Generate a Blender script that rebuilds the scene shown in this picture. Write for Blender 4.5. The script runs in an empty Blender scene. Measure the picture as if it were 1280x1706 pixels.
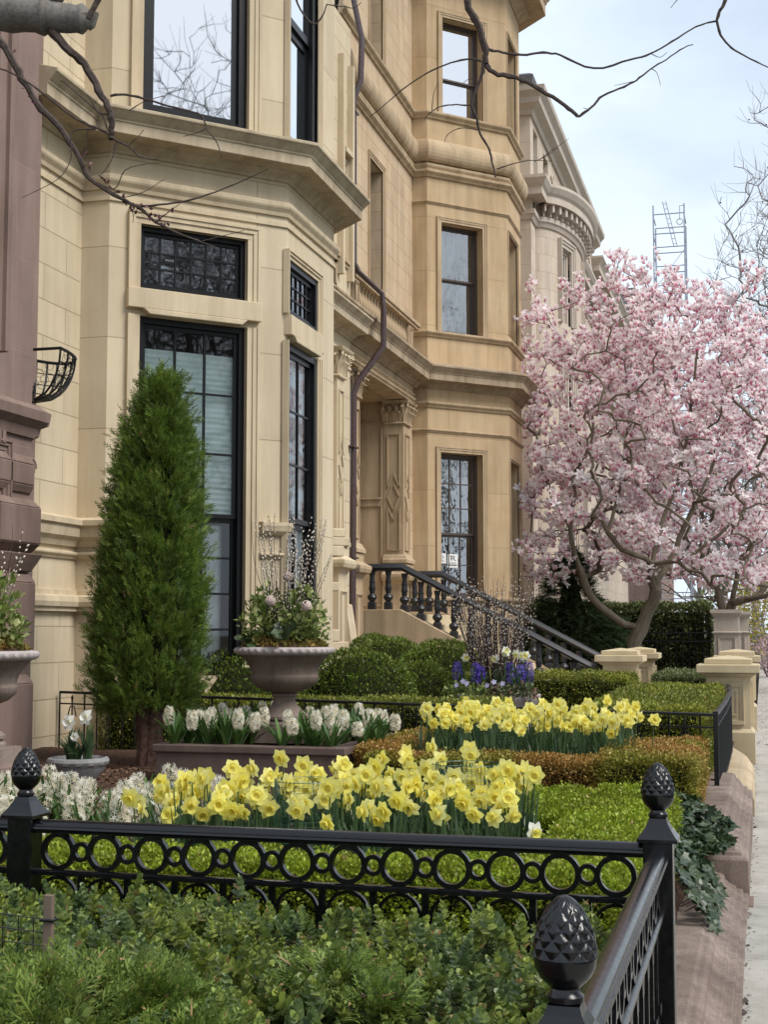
import bpy, math, random
import numpy as np
from mathutils import Vector
random.seed(7); rng = np.random.default_rng(11)
SC = bpy.context.scene; COL = SC.collection
PI = math.pi; rad = math.radians
# ------------------------------------------------------------------ camera numbers
F_, EYE = 2340.0, 1.65
YAW, PIT = rad(15.02), rad(4.81)
CY, SY, CP, SP = math.cos(YAW), math.sin(YAW), math.cos(PIT), math.sin(PIT)
RT = np.array((CY, SY, 0.0)); FW = np.array((-SY*CP, CY*CP, SP)); UP = np.array((SY*SP, -CY*SP, CP))
def ray(px, py):
    return FW + (px-640)/F_*RT - (py-853)/F_*UP
def atd(px, py, d):                       # world point seen at a pixel, d metres deep
    return np.array((0, 0, EYE)) + ray(px, py)*d
def aty(px, py, y):
    r = ray(px, py); return np.array((0, 0, EYE)) + r*(y/r[1])
# ------------------------------------------------------------------ objects
def tag(o, label=None, cat=None, group=None, kind=None):
    if label: o['label'] = label
    if cat: o['category'] = cat
    if group: o['group'] = group
    if kind: o['kind'] = kind
    return o
def thing(name, label, cat, loc=(0, 0, 0), group=None, rz=0):
    o = bpy.data.objects.new(name, None); COL.objects.link(o)
    o.empty_display_size = .1
    o.location = loc; o.rotation_euler.z = rz
    return tag(o, label, cat, group)
def link(name, me, parent=None, mat=None):
    o = bpy.data.objects.new(name, me); COL.objects.link(o)
    if mat and not me.materials: me.materials.append(mat)
    if parent is not None:
        o.parent = parent
        # children are written in world coordinates: take the parent's place back out
        lv = Vector((0, 0, 0)); p = parent
        while p is not None:
            lv += p.location; p = p.parent
        o.location = -lv
    return o
def np_mesh(name, V, Fq, mat, parent=None, smooth=False, uv=None):
    """V (n,3); Fq (m,k) faces of one size"""
    V = np.asarray(V, dtype=np.float32); Fq = np.asarray(Fq, dtype=np.int32)
    me = bpy.data.meshes.new(name)
    m, k = Fq.shape
    me.vertices.add(len(V)); me.vertices.foreach_set('co', V.ravel())
    me.loops.add(m*k); me.loops.foreach_set('vertex_index', Fq.ravel())
    me.polygons.add(m); me.polygons.foreach_set('loop_start', np.arange(0, m*k, k, dtype=np.int32))
    me.polygons.foreach_set('loop_total', np.full(m, k, dtype=np.int32))
    if smooth: me.polygons.foreach_set('use_smooth', np.ones(m, dtype=bool))
    if uv is not None:
        l = me.uv_layers.new(name='UVMap'); l.data.foreach_set('uv', np.asarray(uv, dtype=np.float32)[Fq.ravel()].ravel())
    me.update(calc_edges=True); me.materials.append(mat)
    return link(name, me, parent)
class MB:
    def __init__(s): s.v = []; s.f = []
    def add(s, vs, fs):
        n = len(s.v); s.v.extend([tuple(map(float, p)) for p in vs]); s.f.extend([tuple(i+n for i in f) for f in fs])
    def quad(s, a, b, c, d): s.add([a, b, c, d], [(0, 1, 2, 3)])
    def hexa(s, p):          # 8 points: bottom ring 0-3 (ccw), top ring 4-7
        s.add(p, [(3, 2, 1, 0), (4, 5, 6, 7), (0, 1, 5, 4), (1, 2, 6, 5), (2, 3, 7, 6), (3, 0, 4, 7)])
    def box(s, x0, x1, y0, y1, z0, z1):
        s.hexa([(x0, y0, z0), (x1, y0, z0), (x1, y1, z0), (x0, y1, z0), (x0, y0, z1), (x1, y0, z1), (x1, y1, z1), (x0, y1, z1)])
    def frus(s, cx, cy, z0, z1, a0, b0, a1, b1):     # tapered block, half sizes
        s.hexa([(cx-a0, cy-b0, z0), (cx+a0, cy-b0, z0), (cx+a0, cy+b0, z0), (cx-a0, cy+b0, z0),
                (cx-a1, cy-b1, z1), (cx+a1, cy-b1, z1), (cx+a1, cy+b1, z1), (cx-a1, cy+b1, z1)])
    def fbox(s, F, u0, u1, z0, z1, w0, w1):
        P = lambda u, z, w: F(u, z, w)
        s.hexa([P(u0, z0, w1), P(u1, z0, w1), P(u1, z0, w0), P(u0, z0, w0), P(u0, z1, w1), P(u1, z1, w1), P(u1, z1, w0), P(u0, z1, w0)])
    def tube(s, pts, r, n=8, cap=True, closed=False):
        pts = [np.asarray(p, float) for p in pts]; m = len(pts)
        rr = r if hasattr(r, '__len__') else [r]*m
        base = len(s.v); prev = None
        for i, p in enumerate(pts):
            if closed: t = pts[(i+1) % m]-pts[i-1]
            else: t = pts[min(i+1, m-1)]-pts[max(i-1, 0)]
            t = t/(np.linalg.norm(t)+1e-12)
            if prev is None:
                a = np.array((0, 0, 1.0)) if abs(t[2]) < .9 else np.array((1.0, 0, 0))
            else: a = prev
            a = a-t*np.dot(a, t); a /= np.linalg.norm(a)+1e-12; prev = a
            b = np.cross(t, a)
            for k in range(n):
                q = 2*PI*k/n
                s.v.append(tuple(p+(a*math.cos(q)+b*math.sin(q))*rr[i]))
        for i in range(m if closed else m-1):
            for k in range(n):
                i2 = (i+1) % m
                s.f.append((base+i*n+k, base+i*n+(k+1) % n, base+i2*n+(k+1) % n, base+i2*n+k))
        if cap and not closed:
            s.f.append(tuple(base+k for k in range(n-1, -1, -1))); s.f.append(tuple(base+(m-1)*n+k for k in range(n)))
    def lathe(s, prof, c=(0, 0, 0), n=24, cap=True):
        base = len(s.v); m = len(prof)
        for r, z in prof:
            for k in range(n):
                q = 2*PI*k/n
                s.v.append((c[0]+r*math.cos(q), c[1]+r*math.sin(q), c[2]+z))
        for i in range(m-1):
            for k in range(n):
                s.f.append((base+i*n+k, base+i*n+(k+1) % n, base+(i+1)*n+(k+1) % n, base+(i+1)*n+k))
        if cap:
            s.f.append(tuple(base+k for k in range(n-1, -1, -1))); s.f.append(tuple(base+(m-1)*n+k for k in range(n)))
    def sweep(s, path, prof, closed=False):
        """profile (w outward, z) along a plan path; outside is on the right of the walking direction"""
        P = [np.array(p[:2], float) for p in path]; m = len(P)
        nr = []
        for i in range(m-1 if not closed else m):
            d = P[(i+1) % m]-P[i]; d /= np.linalg.norm(d); nr.append(np.array((d[1], -d[0])))
        base = len(s.v); k = len(prof)
        for i in range(m):
            if closed: a, b = nr[i-1], nr[i]
            else: a, b = nr[max(i-1, 0)], nr[min(i, m-2)]
            mt = (a+b)/(1+np.dot(a, b))
            for w, z in prof: s.v.append((P[i][0]+mt[0]*w, P[i][1]+mt[1]*w, z))
        for i in range(m if closed else m-1):
            for j in range(k-1):
                i2 = (i+1) % m
                s.f.append((base+i*k+j, base+i2*k+j, base+i2*k+j+1, base+i*k+j+1))
        if not closed:
            s.f.append(tuple(base+j for j in range(k))); s.f.append(tuple(base+(m-1)*k+j for j in range(k-1, -1, -1)))
    def wall(s, F, L, z0, z1, ops=(), depth=.25):
        us = sorted({0.0, L, *[o[0] for o in ops], *[o[1] for o in ops]}); zs = sorted({z0, z1, *[o[2] for o in ops], *[o[3] for o in ops]})
        for i in range(len(us)-1):
            for j in range(len(zs)-1):
                um, zm = (us[i]+us[i+1])/2, (zs[j]+zs[j+1])/2
                if any(o[0] < um < o[1] and o[2] < zm < o[3] for o in ops): continue
                s.quad(F(us[i], zs[j], 0), F(us[i+1], zs[j], 0), F(us[i+1], zs[j+1], 0), F(us[i], zs[j+1], 0))
        for u0, u1, a, b in ops:
            s.quad(F(u0, a, 0), F(u0, b, 0), F(u0, b, -depth), F(u0, a, -depth))
            s.quad(F(u1, b, 0), F(u1, a, 0), F(u1, a, -depth), F(u1, b, -depth))
            s.quad(F(u0, b, 0), F(u1, b, 0), F(u1, b, -depth), F(u0, b, -depth))
            s.quad(F(u1, a, 0), F(u0, a, 0), F(u0, a, -depth), F(u1, a, -depth))
    def mesh(s, name, mat, smooth=False):
        me = bpy.data.meshes.new(name); me.from_pydata(s.v, [], s.f)
        me.materials.append(mat); me.update()
        uvl = me.uv_layers.new(name='UVMap'); n = len(me.loops)
        co = np.array(s.v, dtype=np.float32)
        uv = np.zeros((n, 2), dtype=np.float32)
        for p in me.polygons:
            nx, ny, nz = p.normal
            vi = p.vertices; idx = range(p.loop_start, p.loop_start+p.loop_total)
            if abs(nz) > .8:
                for l, v in zip(idx, vi): uv[l] = co[v][:2]
            else:
                q = math.hypot(nx, ny); tx, ty = -ny/q, nx/q
                for l, v in zip(idx, vi): uv[l] = (co[v][0]*tx+co[v][1]*ty, co[v][2])
        uvl.data.foreach_set('uv', uv.ravel())
        if smooth:
            me.polygons.foreach_set('use_smooth', np.ones(len(me.polygons), dtype=bool))
            if smooth != 'all': me.set_sharp_from_angle(angle=rad(38))
        return me
    def build(s, name, mat, parent=None, smooth=False, bevel=0):
        o = link(name, s.mesh(name, mat, smooth), parent)
        if bevel:
            b = o.modifiers.new('bevel', 'BEVEL'); b.width = bevel; b.segments = 2; b.limit_method = 'ANGLE'; b.angle_limit = rad(40)
        return o
def facet(A, B):
    A = np.array(A, float); B = np.array(B, float); d = B-A; L = np.linalg.norm(d); d /= L; n = np.array((d[1], -d[0]))
    def F(u, z, w):
        p = A+d*u+n*w; return (p[0], p[1], z)
    F.L = L
    return F
def copy_tree(o, parent=None):
    c = o.copy(); COL.objects.link(c)
    if parent is not None: c.parent = parent
    for ch in list(o.children): copy_tree(ch, c)
    return c
# ------------------------------------------------------------------ scattering little leaves (numpy)
def frames(d, up):
    d = d/(np.linalg.norm(d, axis=1, keepdims=True)+1e-9)
    z = up-d*np.sum(up*d, axis=1, keepdims=True); z = z/(np.linalg.norm(z, axis=1, keepdims=True)+1e-9)
    x = np.cross(d, z)
    return np.stack((x, d, z), axis=2)          # columns
def stamp(T, pos, R, sc):
    """T = (verts (k,3), faces (m,q)); one copy of it at every pos"""
    tv, tf = np.asarray(T[0], float), np.asarray(T[1], int)
    N = len(pos); sc = np.asarray(sc, float)
    sc = sc.reshape(N, 1, -1) if sc.ndim > 1 else np.broadcast_to(sc.reshape(-1, 1, 1), (N, 1, 1))
    V = np.einsum('nij,nkj->nki', R, np.broadcast_to(tv, (N,)+tv.shape)*sc)+pos[:, None, :]
    Fq = tf[None]+(np.arange(N)*len(tv))[:, None, None]
    return V.reshape(-1, 3), Fq.reshape(-1, tf.shape[1])
def merge(parts):
    Vs, Fs, n = [], [], 0
    for V, Fq in parts:
        Vs.append(V); Fs.append(Fq+n); n += len(V)
    return np.concatenate(Vs), np.concatenate(Fs)
def rdir(n):
    v = rng.normal(size=(n, 3)); return v/np.linalg.norm(v, axis=1, keepdims=True)
# folded leaf: two quads along a midrib
LEAF = ([(0, 0, 0), (-.26, .45, .06), (0, 1, .02), (.26, .45, .06), (0, .5, -.02)], [(0, 4, 2, 1), (0, 3, 2, 4)])
ROUND = ([(0, 0, 0), (-.33, .3, .05), (-.3, .75, .05), (0, 1, .0), (.3, .75, .05), (.33, .3, .05), (0, .5, -.03)],
         [(0, 6, 2, 1), (6, 3, 2, 2), (0, 5, 4, 6), (6, 4, 3, 3)])
ROUND = (ROUND[0], [(0, 6, 2, 1), (6, 4, 3, 2), (0, 5, 4, 6)])
def lumps(P, f, seed=0):
    """cheap smooth noise in [-1,1] for (n,3) points"""
    r = np.random.default_rng(seed); o = np.zeros(len(P))
    for k in range(5):
        w = r.normal(size=3)*f*(1+.6*k); o += np.sin(P@w+r.uniform(0, 6.3))/(1+.35*k)
    return o/2.6
# ------------------------------------------------------------------ materials
def newmat(name):
    m = bpy.data.materials.new(name); m.use_nodes = True; nt = m.node_tree
    b = nt.nodes['Principled BSDF']; return m, nt, b
def N(nt, t, **kw):
    n = nt.nodes.new(t)
    for k, v in kw.items():
        if k.startswith('_'): n.inputs[k[1:].replace('_', ' ')].default_value = v
        else: setattr(n, k, v)
    return n
def ramp(nt, fac, stops):
    r = nt.nodes.new('ShaderNodeValToRGB'); e = r.color_ramp.elements
    while len(e) < len(stops): e.new(.5)
    for i, (p, c) in enumerate(stops):
        e[i].position = p; e[i].color = (*c, 1) if len(c) == 3 else c
    nt.links.new(fac, r.inputs[0]); return r.outputs[0]
def mix(nt, a, b, fac, blend='MIX'):
    m = nt.nodes.new('ShaderNodeMix'); m.data_type = 'RGBA'; m.blend_type = blend
    for k, v in ((6, a), (7, b), (0, fac)):
        if hasattr(v, 'links'): nt.links.new(v, m.inputs[k])
        else: m.inputs[k].default_value = (*v, 1) if isinstance(v, tuple) else v
    return m.outputs[2]
def stone(name, c1, c2, joint=None, bw=.9, bh=.33, rough=.85, stain=.25, grain=.12, joint_dark=.6, msize=.006):
    m, nt, b = newmat(name); L = nt.links.new
    tc = N(nt, 'ShaderNodeTexCoord'); 
    n1 = N(nt, 'ShaderNodeTexNoise', _Scale=1.3, _Detail=6.0, _Roughness=.6); L(tc.outputs['Object'], n1.inputs['Vector'])
    col = ramp(nt, n1.outputs[0], [(.3, c1), (.7, c2)])
    # streaks of weather run down the stone
    mp = N(nt, 'ShaderNodeMapping'); mp.inputs['Scale'].default_value = (3.5, 3.5, .35); L(tc.outputs['Object'], mp.inputs[0])
    n2 = N(nt, 'ShaderNodeTexNoise', _Scale=1.6, _Detail=8.0, _Roughness=.65); L(mp.outputs[0], n2.inputs['Vector'])
    st = ramp(nt, n2.outputs[0], [(.42, (1, 1, 1)), (.72, (1-stain, 1-stain*1.05, 1-stain*1.1))])
    col = mix(nt, col, st, 1.0, 'MULTIPLY')
    n3 = N(nt, 'ShaderNodeTexNoise', _Scale=90.0, _Detail=3.0); L(tc.outputs['Object'], n3.inputs['Vector'])
    gr = ramp(nt, n3.outputs[0], [(.3, (1-grain,)*3), (.7, (1, 1, 1))]); col = mix(nt, col, gr, 1.0, 'MULTIPLY')
    h = n3.outputs[0]; bump = N(nt, 'ShaderNodeBump', _Strength=.12, _Distance=.01); L(h, bump.inputs['Height'])
    last = bump
    if joint:
        uv = N(nt, 'ShaderNodeUVMap')
        br = N(nt, 'ShaderNodeTexBrick', _Scale=1.0, _Mortar_Size=msize, _Mortar_Smooth=.2, _Brick_Width=bw, _Row_Height=bh)
        br.offset = .5; br.inputs['Color1'].default_value = (1, 1, 1, 1); br.inputs['Color2'].default_value = (.87, .87, .885, 1)
        br.inputs['Mortar'].default_value = (joint_dark, joint_dark*.97, joint_dark*.92, 1)
        L(uv.outputs[0], br.inputs['Vector']); col = mix(nt, col, br.outputs['Color'], 1.0, 'MULTIPLY')
        b2 = N(nt, 'ShaderNodeBump', _Strength=.6, _Distance=.01); b2.invert = True; L(br.outputs['Fac'], b2.inputs['Height']); L(bump.outputs[0], b2.inputs['Normal']); last = b2
    L(col, b.inputs['Base Color']); L(last.outputs[0], b.inputs['Normal']); b.inputs['Roughness'].default_value = rough
    b.inputs['Specular IOR Level'].default_value = .25
    return m
def plain(name, c, rough=.5, spec=.5, metal=0, noise=.12, scale=20, bump=.05):
    m, nt, b = newmat(name); L = nt.links.new
    tc = N(nt, 'ShaderNodeTexCoord'); n = N(nt, 'ShaderNodeTexNoise', _Scale=scale, _Detail=5.0); L(tc.outputs['Object'], n.inputs['Vector'])
    lo = tuple(x*(1-noise) for x in c); hi = tuple(min(1, x*(1+noise)) for x in c)
    L(ramp(nt, n.outputs[0], [(.3, lo), (.7, hi)]), b.inputs['Base Color'])
    b.inputs['Roughness'].default_value = rough; b.inputs['Specular IOR Level'].default_value = spec; b.inputs['Metallic'].default_value = metal
    if bump:
        bp = N(nt, 'ShaderNodeBump', _Strength=bump, _Distance=.01); L(n.outputs[0], bp.inputs['Height']); L(bp.outputs[0], b.inputs['Normal'])
    return m
def leafmat(name, cols, rough=.5, trans=.25, spec=.35, patch=None, pscale=1.5, dead=None, pt=.41):
    """a colour per leaf (random per island) with larger patches of a second range"""
    m, nt, b = newmat(name); L = nt.links.new
    g = N(nt, 'ShaderNodeNewGeometry'); k = len(cols)
    c = ramp(nt, g.outputs['Random Per Island'], [(i/(k-1) if k > 1 else 0, q) for i, q in enumerate(cols)])
    if patch:
        tc = N(nt, 'ShaderNodeTexCoord'); n = N(nt, 'ShaderNodeTexNoise', _Scale=pscale, _Detail=3.0); L(tc.outputs['Object'], n.inputs['Vector'])
        r2 = ramp(nt, g.outputs['Random Per Island'], [(i/(len(patch)-1), q) for i, q in enumerate(patch)])
        f = ramp(nt, n.outputs[0], [(pt, (0, 0, 0)), (pt+.15, (1, 1, 1))]); c = mix(nt, c, r2, f)
    if dead:                       # a few dry brown leaves
        c = mix(nt, c, dead[1], ramp(nt, g.outputs['Random Per Island'], [(.5-dead[0]/2-.001, (0, 0, 0)), (.5-dead[0]/2, (1, 1, 1)), (.5+dead[0]/2, (1, 1, 1)), (.5+dead[0]/2+.001, (0, 0, 0))]))
    L(c, b.inputs['Base Color']); b.inputs['Roughness'].default_value = rough; b.inputs['Specular IOR Level'].default_value = spec
    if trans:
        t = N(nt, 'ShaderNodeBsdfTranslucent'); L(c, t.inputs['Color'])
        ms = N(nt, 'ShaderNodeMixShader'); ms.inputs[0].default_value = trans
        L(b.outputs[0], ms.inputs[1]); L(t.outputs[0], ms.inputs[2]); L(ms.outputs[0], nt.nodes['Material Output'].inputs['Surface'])
    return m
def petalmat(name, base, tip, rough=.5, trans=.3, p0=.1, p1=.7, jitter=0.0, tip2=None):
    m, nt, b = newmat(name); L = nt.links.new
    uv = N(nt, 'ShaderNodeUVMap'); sp = N(nt, 'ShaderNodeSeparateXYZ'); L(uv.outputs[0], sp.inputs[0])
    v = sp.outputs[1]; g = N(nt, 'ShaderNodeNewGeometry')
    if jitter:
        a = N(nt, 'ShaderNodeMath', operation='MULTIPLY_ADD'); L(g.outputs['Random Per Island'], a.inputs[0]); a.inputs[1].default_value = jitter; L(v, a.inputs[2])
        a2 = N(nt, 'ShaderNodeMath', operation='SUBTRACT'); L(a.outputs[0], a2.inputs[0]); a2.inputs[1].default_value = jitter/2; v = a2.outputs[0]
    c = ramp(nt, v, [(p0, base), (p1, tip)])
    if tip2:
        oi = N(nt, 'ShaderNodeObjectInfo'); c = mix(nt, c, tip2, oi.outputs['Random'])
    L(c, b.inputs['Base Color']); b.inputs['Roughness'].default_value = rough; b.inputs['Specular IOR Level'].default_value = .2
    t = N(nt, 'ShaderNodeBsdfTranslucent'); L(c, t.inputs['Color'])
    ms = N(nt, 'ShaderNodeMixShader'); ms.inputs[0].default_value = trans
    L(b.outputs[0], ms.inputs[1]); L(t.outputs[0], ms.inputs[2]); L(ms.outputs[0], nt.nodes['Material Output'].inputs['Surface'])
    return m
def glassmat(name, refl, tint=(.8, .85, .84), wob=.0):
    m, nt, b = newmat(name); L = nt.links.new; nt.nodes.remove(b)
    tr = N(nt, 'ShaderNodeBsdfTransparent'); tr.inputs[0].default_value = (*tint, 1)
    gl = N(nt, 'ShaderNodeBsdfGlossy', _Roughness=.015); gl.inputs[0].default_value = (.95, .97, 1, 1)
    fr = N(nt, 'ShaderNodeFresnel', _IOR=1.5)
    ad = N(nt, 'ShaderNodeMath', operation='ADD', use_clamp=True); ad.inputs[1].default_value = refl; L(fr.outputs[0], ad.inputs[0])
    if wob:
        tc = N(nt, 'ShaderNodeTexCoord'); n = N(nt, 'ShaderNodeTexNoise', _Scale=5.0, _Detail=2.0); L(tc.outputs['Object'], n.inputs['Vector'])
        bp = N(nt, 'ShaderNodeBump', _Strength=wob, _Distance=.02); L(n.outputs[0], bp.inputs['Height']); L(bp.outputs[0], gl.inputs['Normal'])
    ms = N(nt, 'ShaderNodeMixShader'); L(ad.outputs[0], ms.inputs[0]); L(tr.outputs[0], ms.inputs[1]); L(gl.outputs[0], ms.inputs[2])
    L(ms.outputs[0], nt.nodes['Material Output'].inputs['Surface']); return m
def vary_rough(m, lo, hi, scale=30):
    nt = m.node_tree; b = nt.nodes['Principled BSDF']; tc = N(nt, 'ShaderNodeTexCoord'); n = N(nt, 'ShaderNodeTexNoise', _Scale=scale, _Detail=6.0); nt.links.new(tc.outputs['Object'], n.inputs['Vector'])
    nt.links.new(ramp(nt, n.outputs[0], [(.35, (lo,)*3), (.65, (hi,)*3)]), b.inputs['Roughness'])
M = {}
M['cream'] = stone('cream_ashlar', (.57, .465, .315), (.65, .55, .39), joint=True, bw=.86, bh=.337, stain=.14, grain=.06, joint_dark=.62)
M['cream_plain'] = stone('cream_stone', (.58, .475, .325), (.65, .55, .395), joint=True, bw=4.0, bh=.90, stain=.15, grain=.06, joint_dark=.68)
M['cream_trim'] = stone('cream_trim_stone', (.55, .445, .305), (.62, .52, .365), stain=.25, grain=.06)
M['tan'] = stone('tan_ashlar', (.53, .385, .245), (.60, .465, .32), joint=True, bw=.95, bh=.36, stain=.23, joint_dark=.68)
M['tan_plain'] = stone('tan_stone', (.51, .36, .205), (.59, .44, .275), joint=True, bw=5, bh=1.1, stain=.24, joint_dark=.78)
M['tan_trim'] = stone('tan_trim_stone', (.44, .325, .205), (.52, .40, .265), stain=.36)
M['pier'] = stone('pier_sandstone', (.52, .42, .26), (.60, .50, .34), stain=.15)
M['pale'] = stone('pale_limestone', (.55, .455, .36), (.62, .53, .435), joint=True, bw=1.2, bh=.45, stain=.10, joint_dark=.75)
M['pale_trim'] = stone('pale_trim_limestone', (.50, .43, .36), (.57, .50, .43), stain=.15)
M['brown'] = stone('brownstone', (.24, .165, .138), (.31, .22, .187), joint=True, bw=1.6, bh=.8, stain=.22, joint_dark=1.25, msize=.004)
M['brown_trim'] = stone('brownstone_trim', (.20, .137, .115), (.28, .198, .168), stain=.30)
M['kerb'] = stone('brownstone_kerb', (.215, .16, .13), (.38, .30, .255), stain=.5, grain=.35)
M['sandkerb'] = stone('sandstone_kerb', (.50, .39, .25), (.60, .48, .32), joint=True, bw=.5, bh=.06, stain=.25, joint_dark=.75)
M['roofslate'] = plain('dark_slate', (.09, .085, .09), .7)
M['mansard'] = plain('brown_mansard_metal', (.16, .12, .11), .6)
M['concrete'] = stone('concrete', (.37, .345, .305), (.50, .475, .43), stain=.25, grain=.16)
M['asphalt'] = plain('asphalt', (.055, .055, .057), .9, .2, scale=60, bump=.3)
M['iron'] = plain('black_painted_iron', (.0035, .0037, .0045), .22, .45, noise=.2, scale=35, bump=.02)
M['iron_old'] = plain('dull_black_iron', (.006, .006, .0065), .4, .35, noise=.3, scale=45, bump=.1)
M['ironrail'] = plain('dark_grey_painted_rail', (.022, .023, .027), .36, .45, noise=.15, scale=25, bump=.04)
M['frame'] = plain('black_window_paint', (.005, .0052, .0065), .35, .3, noise=.15)
M['brownframe'] = plain('brown_window_paint', (.07, .05, .042), .45)
M['lead'] = plain('brown_downpipe_paint', (.055, .032, .032), .3, .5, noise=.2)
M['blind'] = plain('white_pleated_blind', (.84, .94, .91), .85, .2, noise=.04)
M['curtain'] = plain('white_sheer_curtain', (.80, .82, .84), .9, .1, noise=.08, scale=6)
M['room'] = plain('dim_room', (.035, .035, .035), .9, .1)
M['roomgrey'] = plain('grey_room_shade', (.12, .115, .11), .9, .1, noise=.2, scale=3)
M['paper'] = plain('white_paper', (.75, .75, .73), .8, noise=.03, bump=0)
M['ink'] = plain('black_ink', (.05, .05, .06), .8, bump=0)
M['glass'] = glassmat('window_glass', .02, tint=(.98, 1, .99))
M['glass_sky'] = glassmat('coated_window_glass', .62, tint=(.55, .62, .66))
M['glass_old'] = glassmat('old_window_glass', .26, tint=(.86, .86, .84), wob=.12)
M['glass_tr'] = glassmat('transom_glass', .13, tint=(.9, .93, .93), wob=.05)
M['reflect_grey'] = plain('pale_reflection_grey', (.42, .41, .385), .9, .1, noise=.12, scale=4)  # sheet behind the panes; the glass's pale grey reflection is put into its colour
M['soil'] = plain('dark_mulch', (.075, .045, .032), .95, .1, noise=.5, scale=40, bump=.8)
M['ground'] = plain('earth', (.12, .10, .075), .95, .1, noise=.3, scale=3)
M['grass'] = plain('turf', (.07, .11, .03), .95, .1, noise=.4, scale=8)
M['bark'] = stone('magnolia_bark', (.155, .125, .09), (.25, .21, .155), stain=.45, grain=.35)
M['barkgrey'] = stone('grey_bark', (.17, .155, .14), (.27, .255, .235), stain=.4, grain=.4)
M['barkdark'] = plain('dark_twig_bark', (.06, .043, .036), .8, .3, noise=.4, scale=60, bump=.3)
M['barkfar'] = plain('haze_pale_bark', (.21, .19, .18), .9, .2)  # paled to grey: distance haze is put into the bark colour
M['twig'] = plain('dark_red_twig', (.055, .03, .026), .6, .4, noise=.3)
M['cedarbark'] = plain('reddish_cedar_bark', (.10, .058, .045), .9, .2, noise=.5, scale=30, bump=.8)
M['brown_dark'] = stone('dark_brownstone', (.105, .072, .062), (.165, .118, .10), stain=.3)
M['cream_cornice'] = stone('weathered_cream_cornice', (.40, .325, .225), (.55, .46, .33), stain=.36)
M['tan_cornice'] = stone('weathered_tan_cornice', (.33, .255, .175), (.45, .35, .24), stain=.45)
M['core'] = plain('shade_dark_core', (.018, .02, .010), 1, 0, noise=.5, scale=30)  # solid near-black filler; the shade inside the foliage is put into its colour
M['arbor'] = leafmat('arborvitae_scales', [(.065, .12, .018), (.13, .21, .03), (.24, .34, .05)], .55, .32, patch=[(.045, .085, .015), (.095, .155, .025), (.18, .26, .045)], pscale=4, dead=(.025, (.22, .14, .05)))
M['conifer'] = leafmat('dark_conifer', [(.035, .065, .025), (.06, .105, .04), (.11, .165, .06)], .6, .1)
M['lime'] = leafmat('lime_boxwood', [(.14, .21, .012), (.26, .35, .022), (.43, .51, .06)], .45, .3, patch=[(.11, .155, .012), (.21, .26, .02), (.36, .41, .045)], pscale=5, dead=(.012, (.45, .33, .15)))
M['box'] = leafmat('boxwood_leaf', [(.07, .125, .016), (.13, .21, .025), (.24, .34, .05)], .4, .25, patch=[(.055, .085, .014), (.105, .145, .022), (.21, .25, .04)])
M['boxfg'] = leafmat('near_boxwood_leaf', [(.055, .092, .032), (.10, .15, .055), (.19, .25, .09)], .38, .2, patch=[(.09, .13, .026), (.175, .23, .042), (.33, .38, .08)], pscale=6, dead=(.02, (.34, .22, .09)))
M['hedge'] = leafmat('yellow_green_hedge_leaf', [(.10, .13, .016), (.23, .26, .03), (.44, .44, .07)], .42, .25, patch=[(.075, .10, .016), (.15, .18, .025), (.31, .31, .06)], dead=(.03, (.48, .36, .12)))
M['bronze'] = leafmat('bronze_hedge_leaf', [(.17, .10, .02), (.36, .19, .045), (.56, .38, .13)], .45, .25, patch=[(.10, .11, .014), (.22, .215, .03), (.40, .36, .07)], pscale=2.2, pt=.45)
M['darkhedge'] = leafmat('dark_hedge_leaf', [(.075, .10, .04), (.13, .16, .06), (.22, .25, .10)], .45, .1)
M['cypress'] = leafmat('cypress_scales', [(.06, .105, .018), (.115, .175, .028), (.20, .28, .048)], .5, .22, patch=[(.075, .115, .022), (.14, .19, .035), (.23, .30, .065)], pscale=3, dead=(.03, (.34, .23, .10)))
M['ivy'] = leafmat('ivy_leaf', [(.016, .034, .014), (.034, .06, .024), (.08, .11, .05)], .35, .1, spec=.5)
M['strap'] = leafmat('daffodil_leaf', [(.04, .08, .035), (.07, .12, .055), (.11, .17, .065)], .4, .25)
M['strapw'] = leafmat('hyacinth_leaf', [(.04, .09, .02), (.065, .135, .03), (.11, .19, .05)], .35, .25)
M['stemg'] = plain('green_stem', (.06, .11, .035), .5)
M['daff'] = petalmat('daffodil_petal', (.88, .74, .06), (.92, .85, .20), p0=0, p1=.6, tip2=(.92, .88, .38), trans=.45)
M['daffc'] = petalmat('daffodil_trumpet', (.66, .50, .03), (.90, .82, .20), p0=0, p1=.45, trans=.5)
M['daffw'] = petalmat('white_narcissus_petal', (.85, .82, .5), (.88, .88, .82), p0=0, p1=.35)
M['hyac'] = leafmat('white_hyacinth_floret', [(.80, .70, .48), (.88, .84, .70), (.90, .89, .82)], .5, .45)
M['hyacp'] = leafmat('violet_hyacinth_floret', [(.05, .025, .25), (.09, .05, .38), (.16, .10, .50)], .5, .2)
M['mag'] = petalmat('magnolia_tepal', (.70, .22, .37), (.96, .90, .90), p0=-.14, p1=.46, jitter=.75, trans=.5)
M['magw'] = petalmat('white_magnolia_tepal', (.80, .60, .64), (.86, .82, .82), p0=0, p1=.3, jitter=.2)
M['catkin'] = plain('silver_catkin', (.62, .57, .48), .8, .2, noise=.15)
M['moss'] = leafmat('dry_moss', [(.20, .13, .03), (.32, .20, .05), (.42, .28, .09)], .8, .2, patch=[(.12, .11, .02), (.2, .17, .04)], pscale=6)
M['helle'] = leafmat('hellebore_leaf', [(.09, .14, .03), (.22, .28, .07), (.46, .48, .22)], .45, .25)
M['saxi'] = leafmat('low_bedding_leaf', [(.08, .11, .05), (.16, .20, .10), (.28, .10, .10)], .5, .2)
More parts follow.
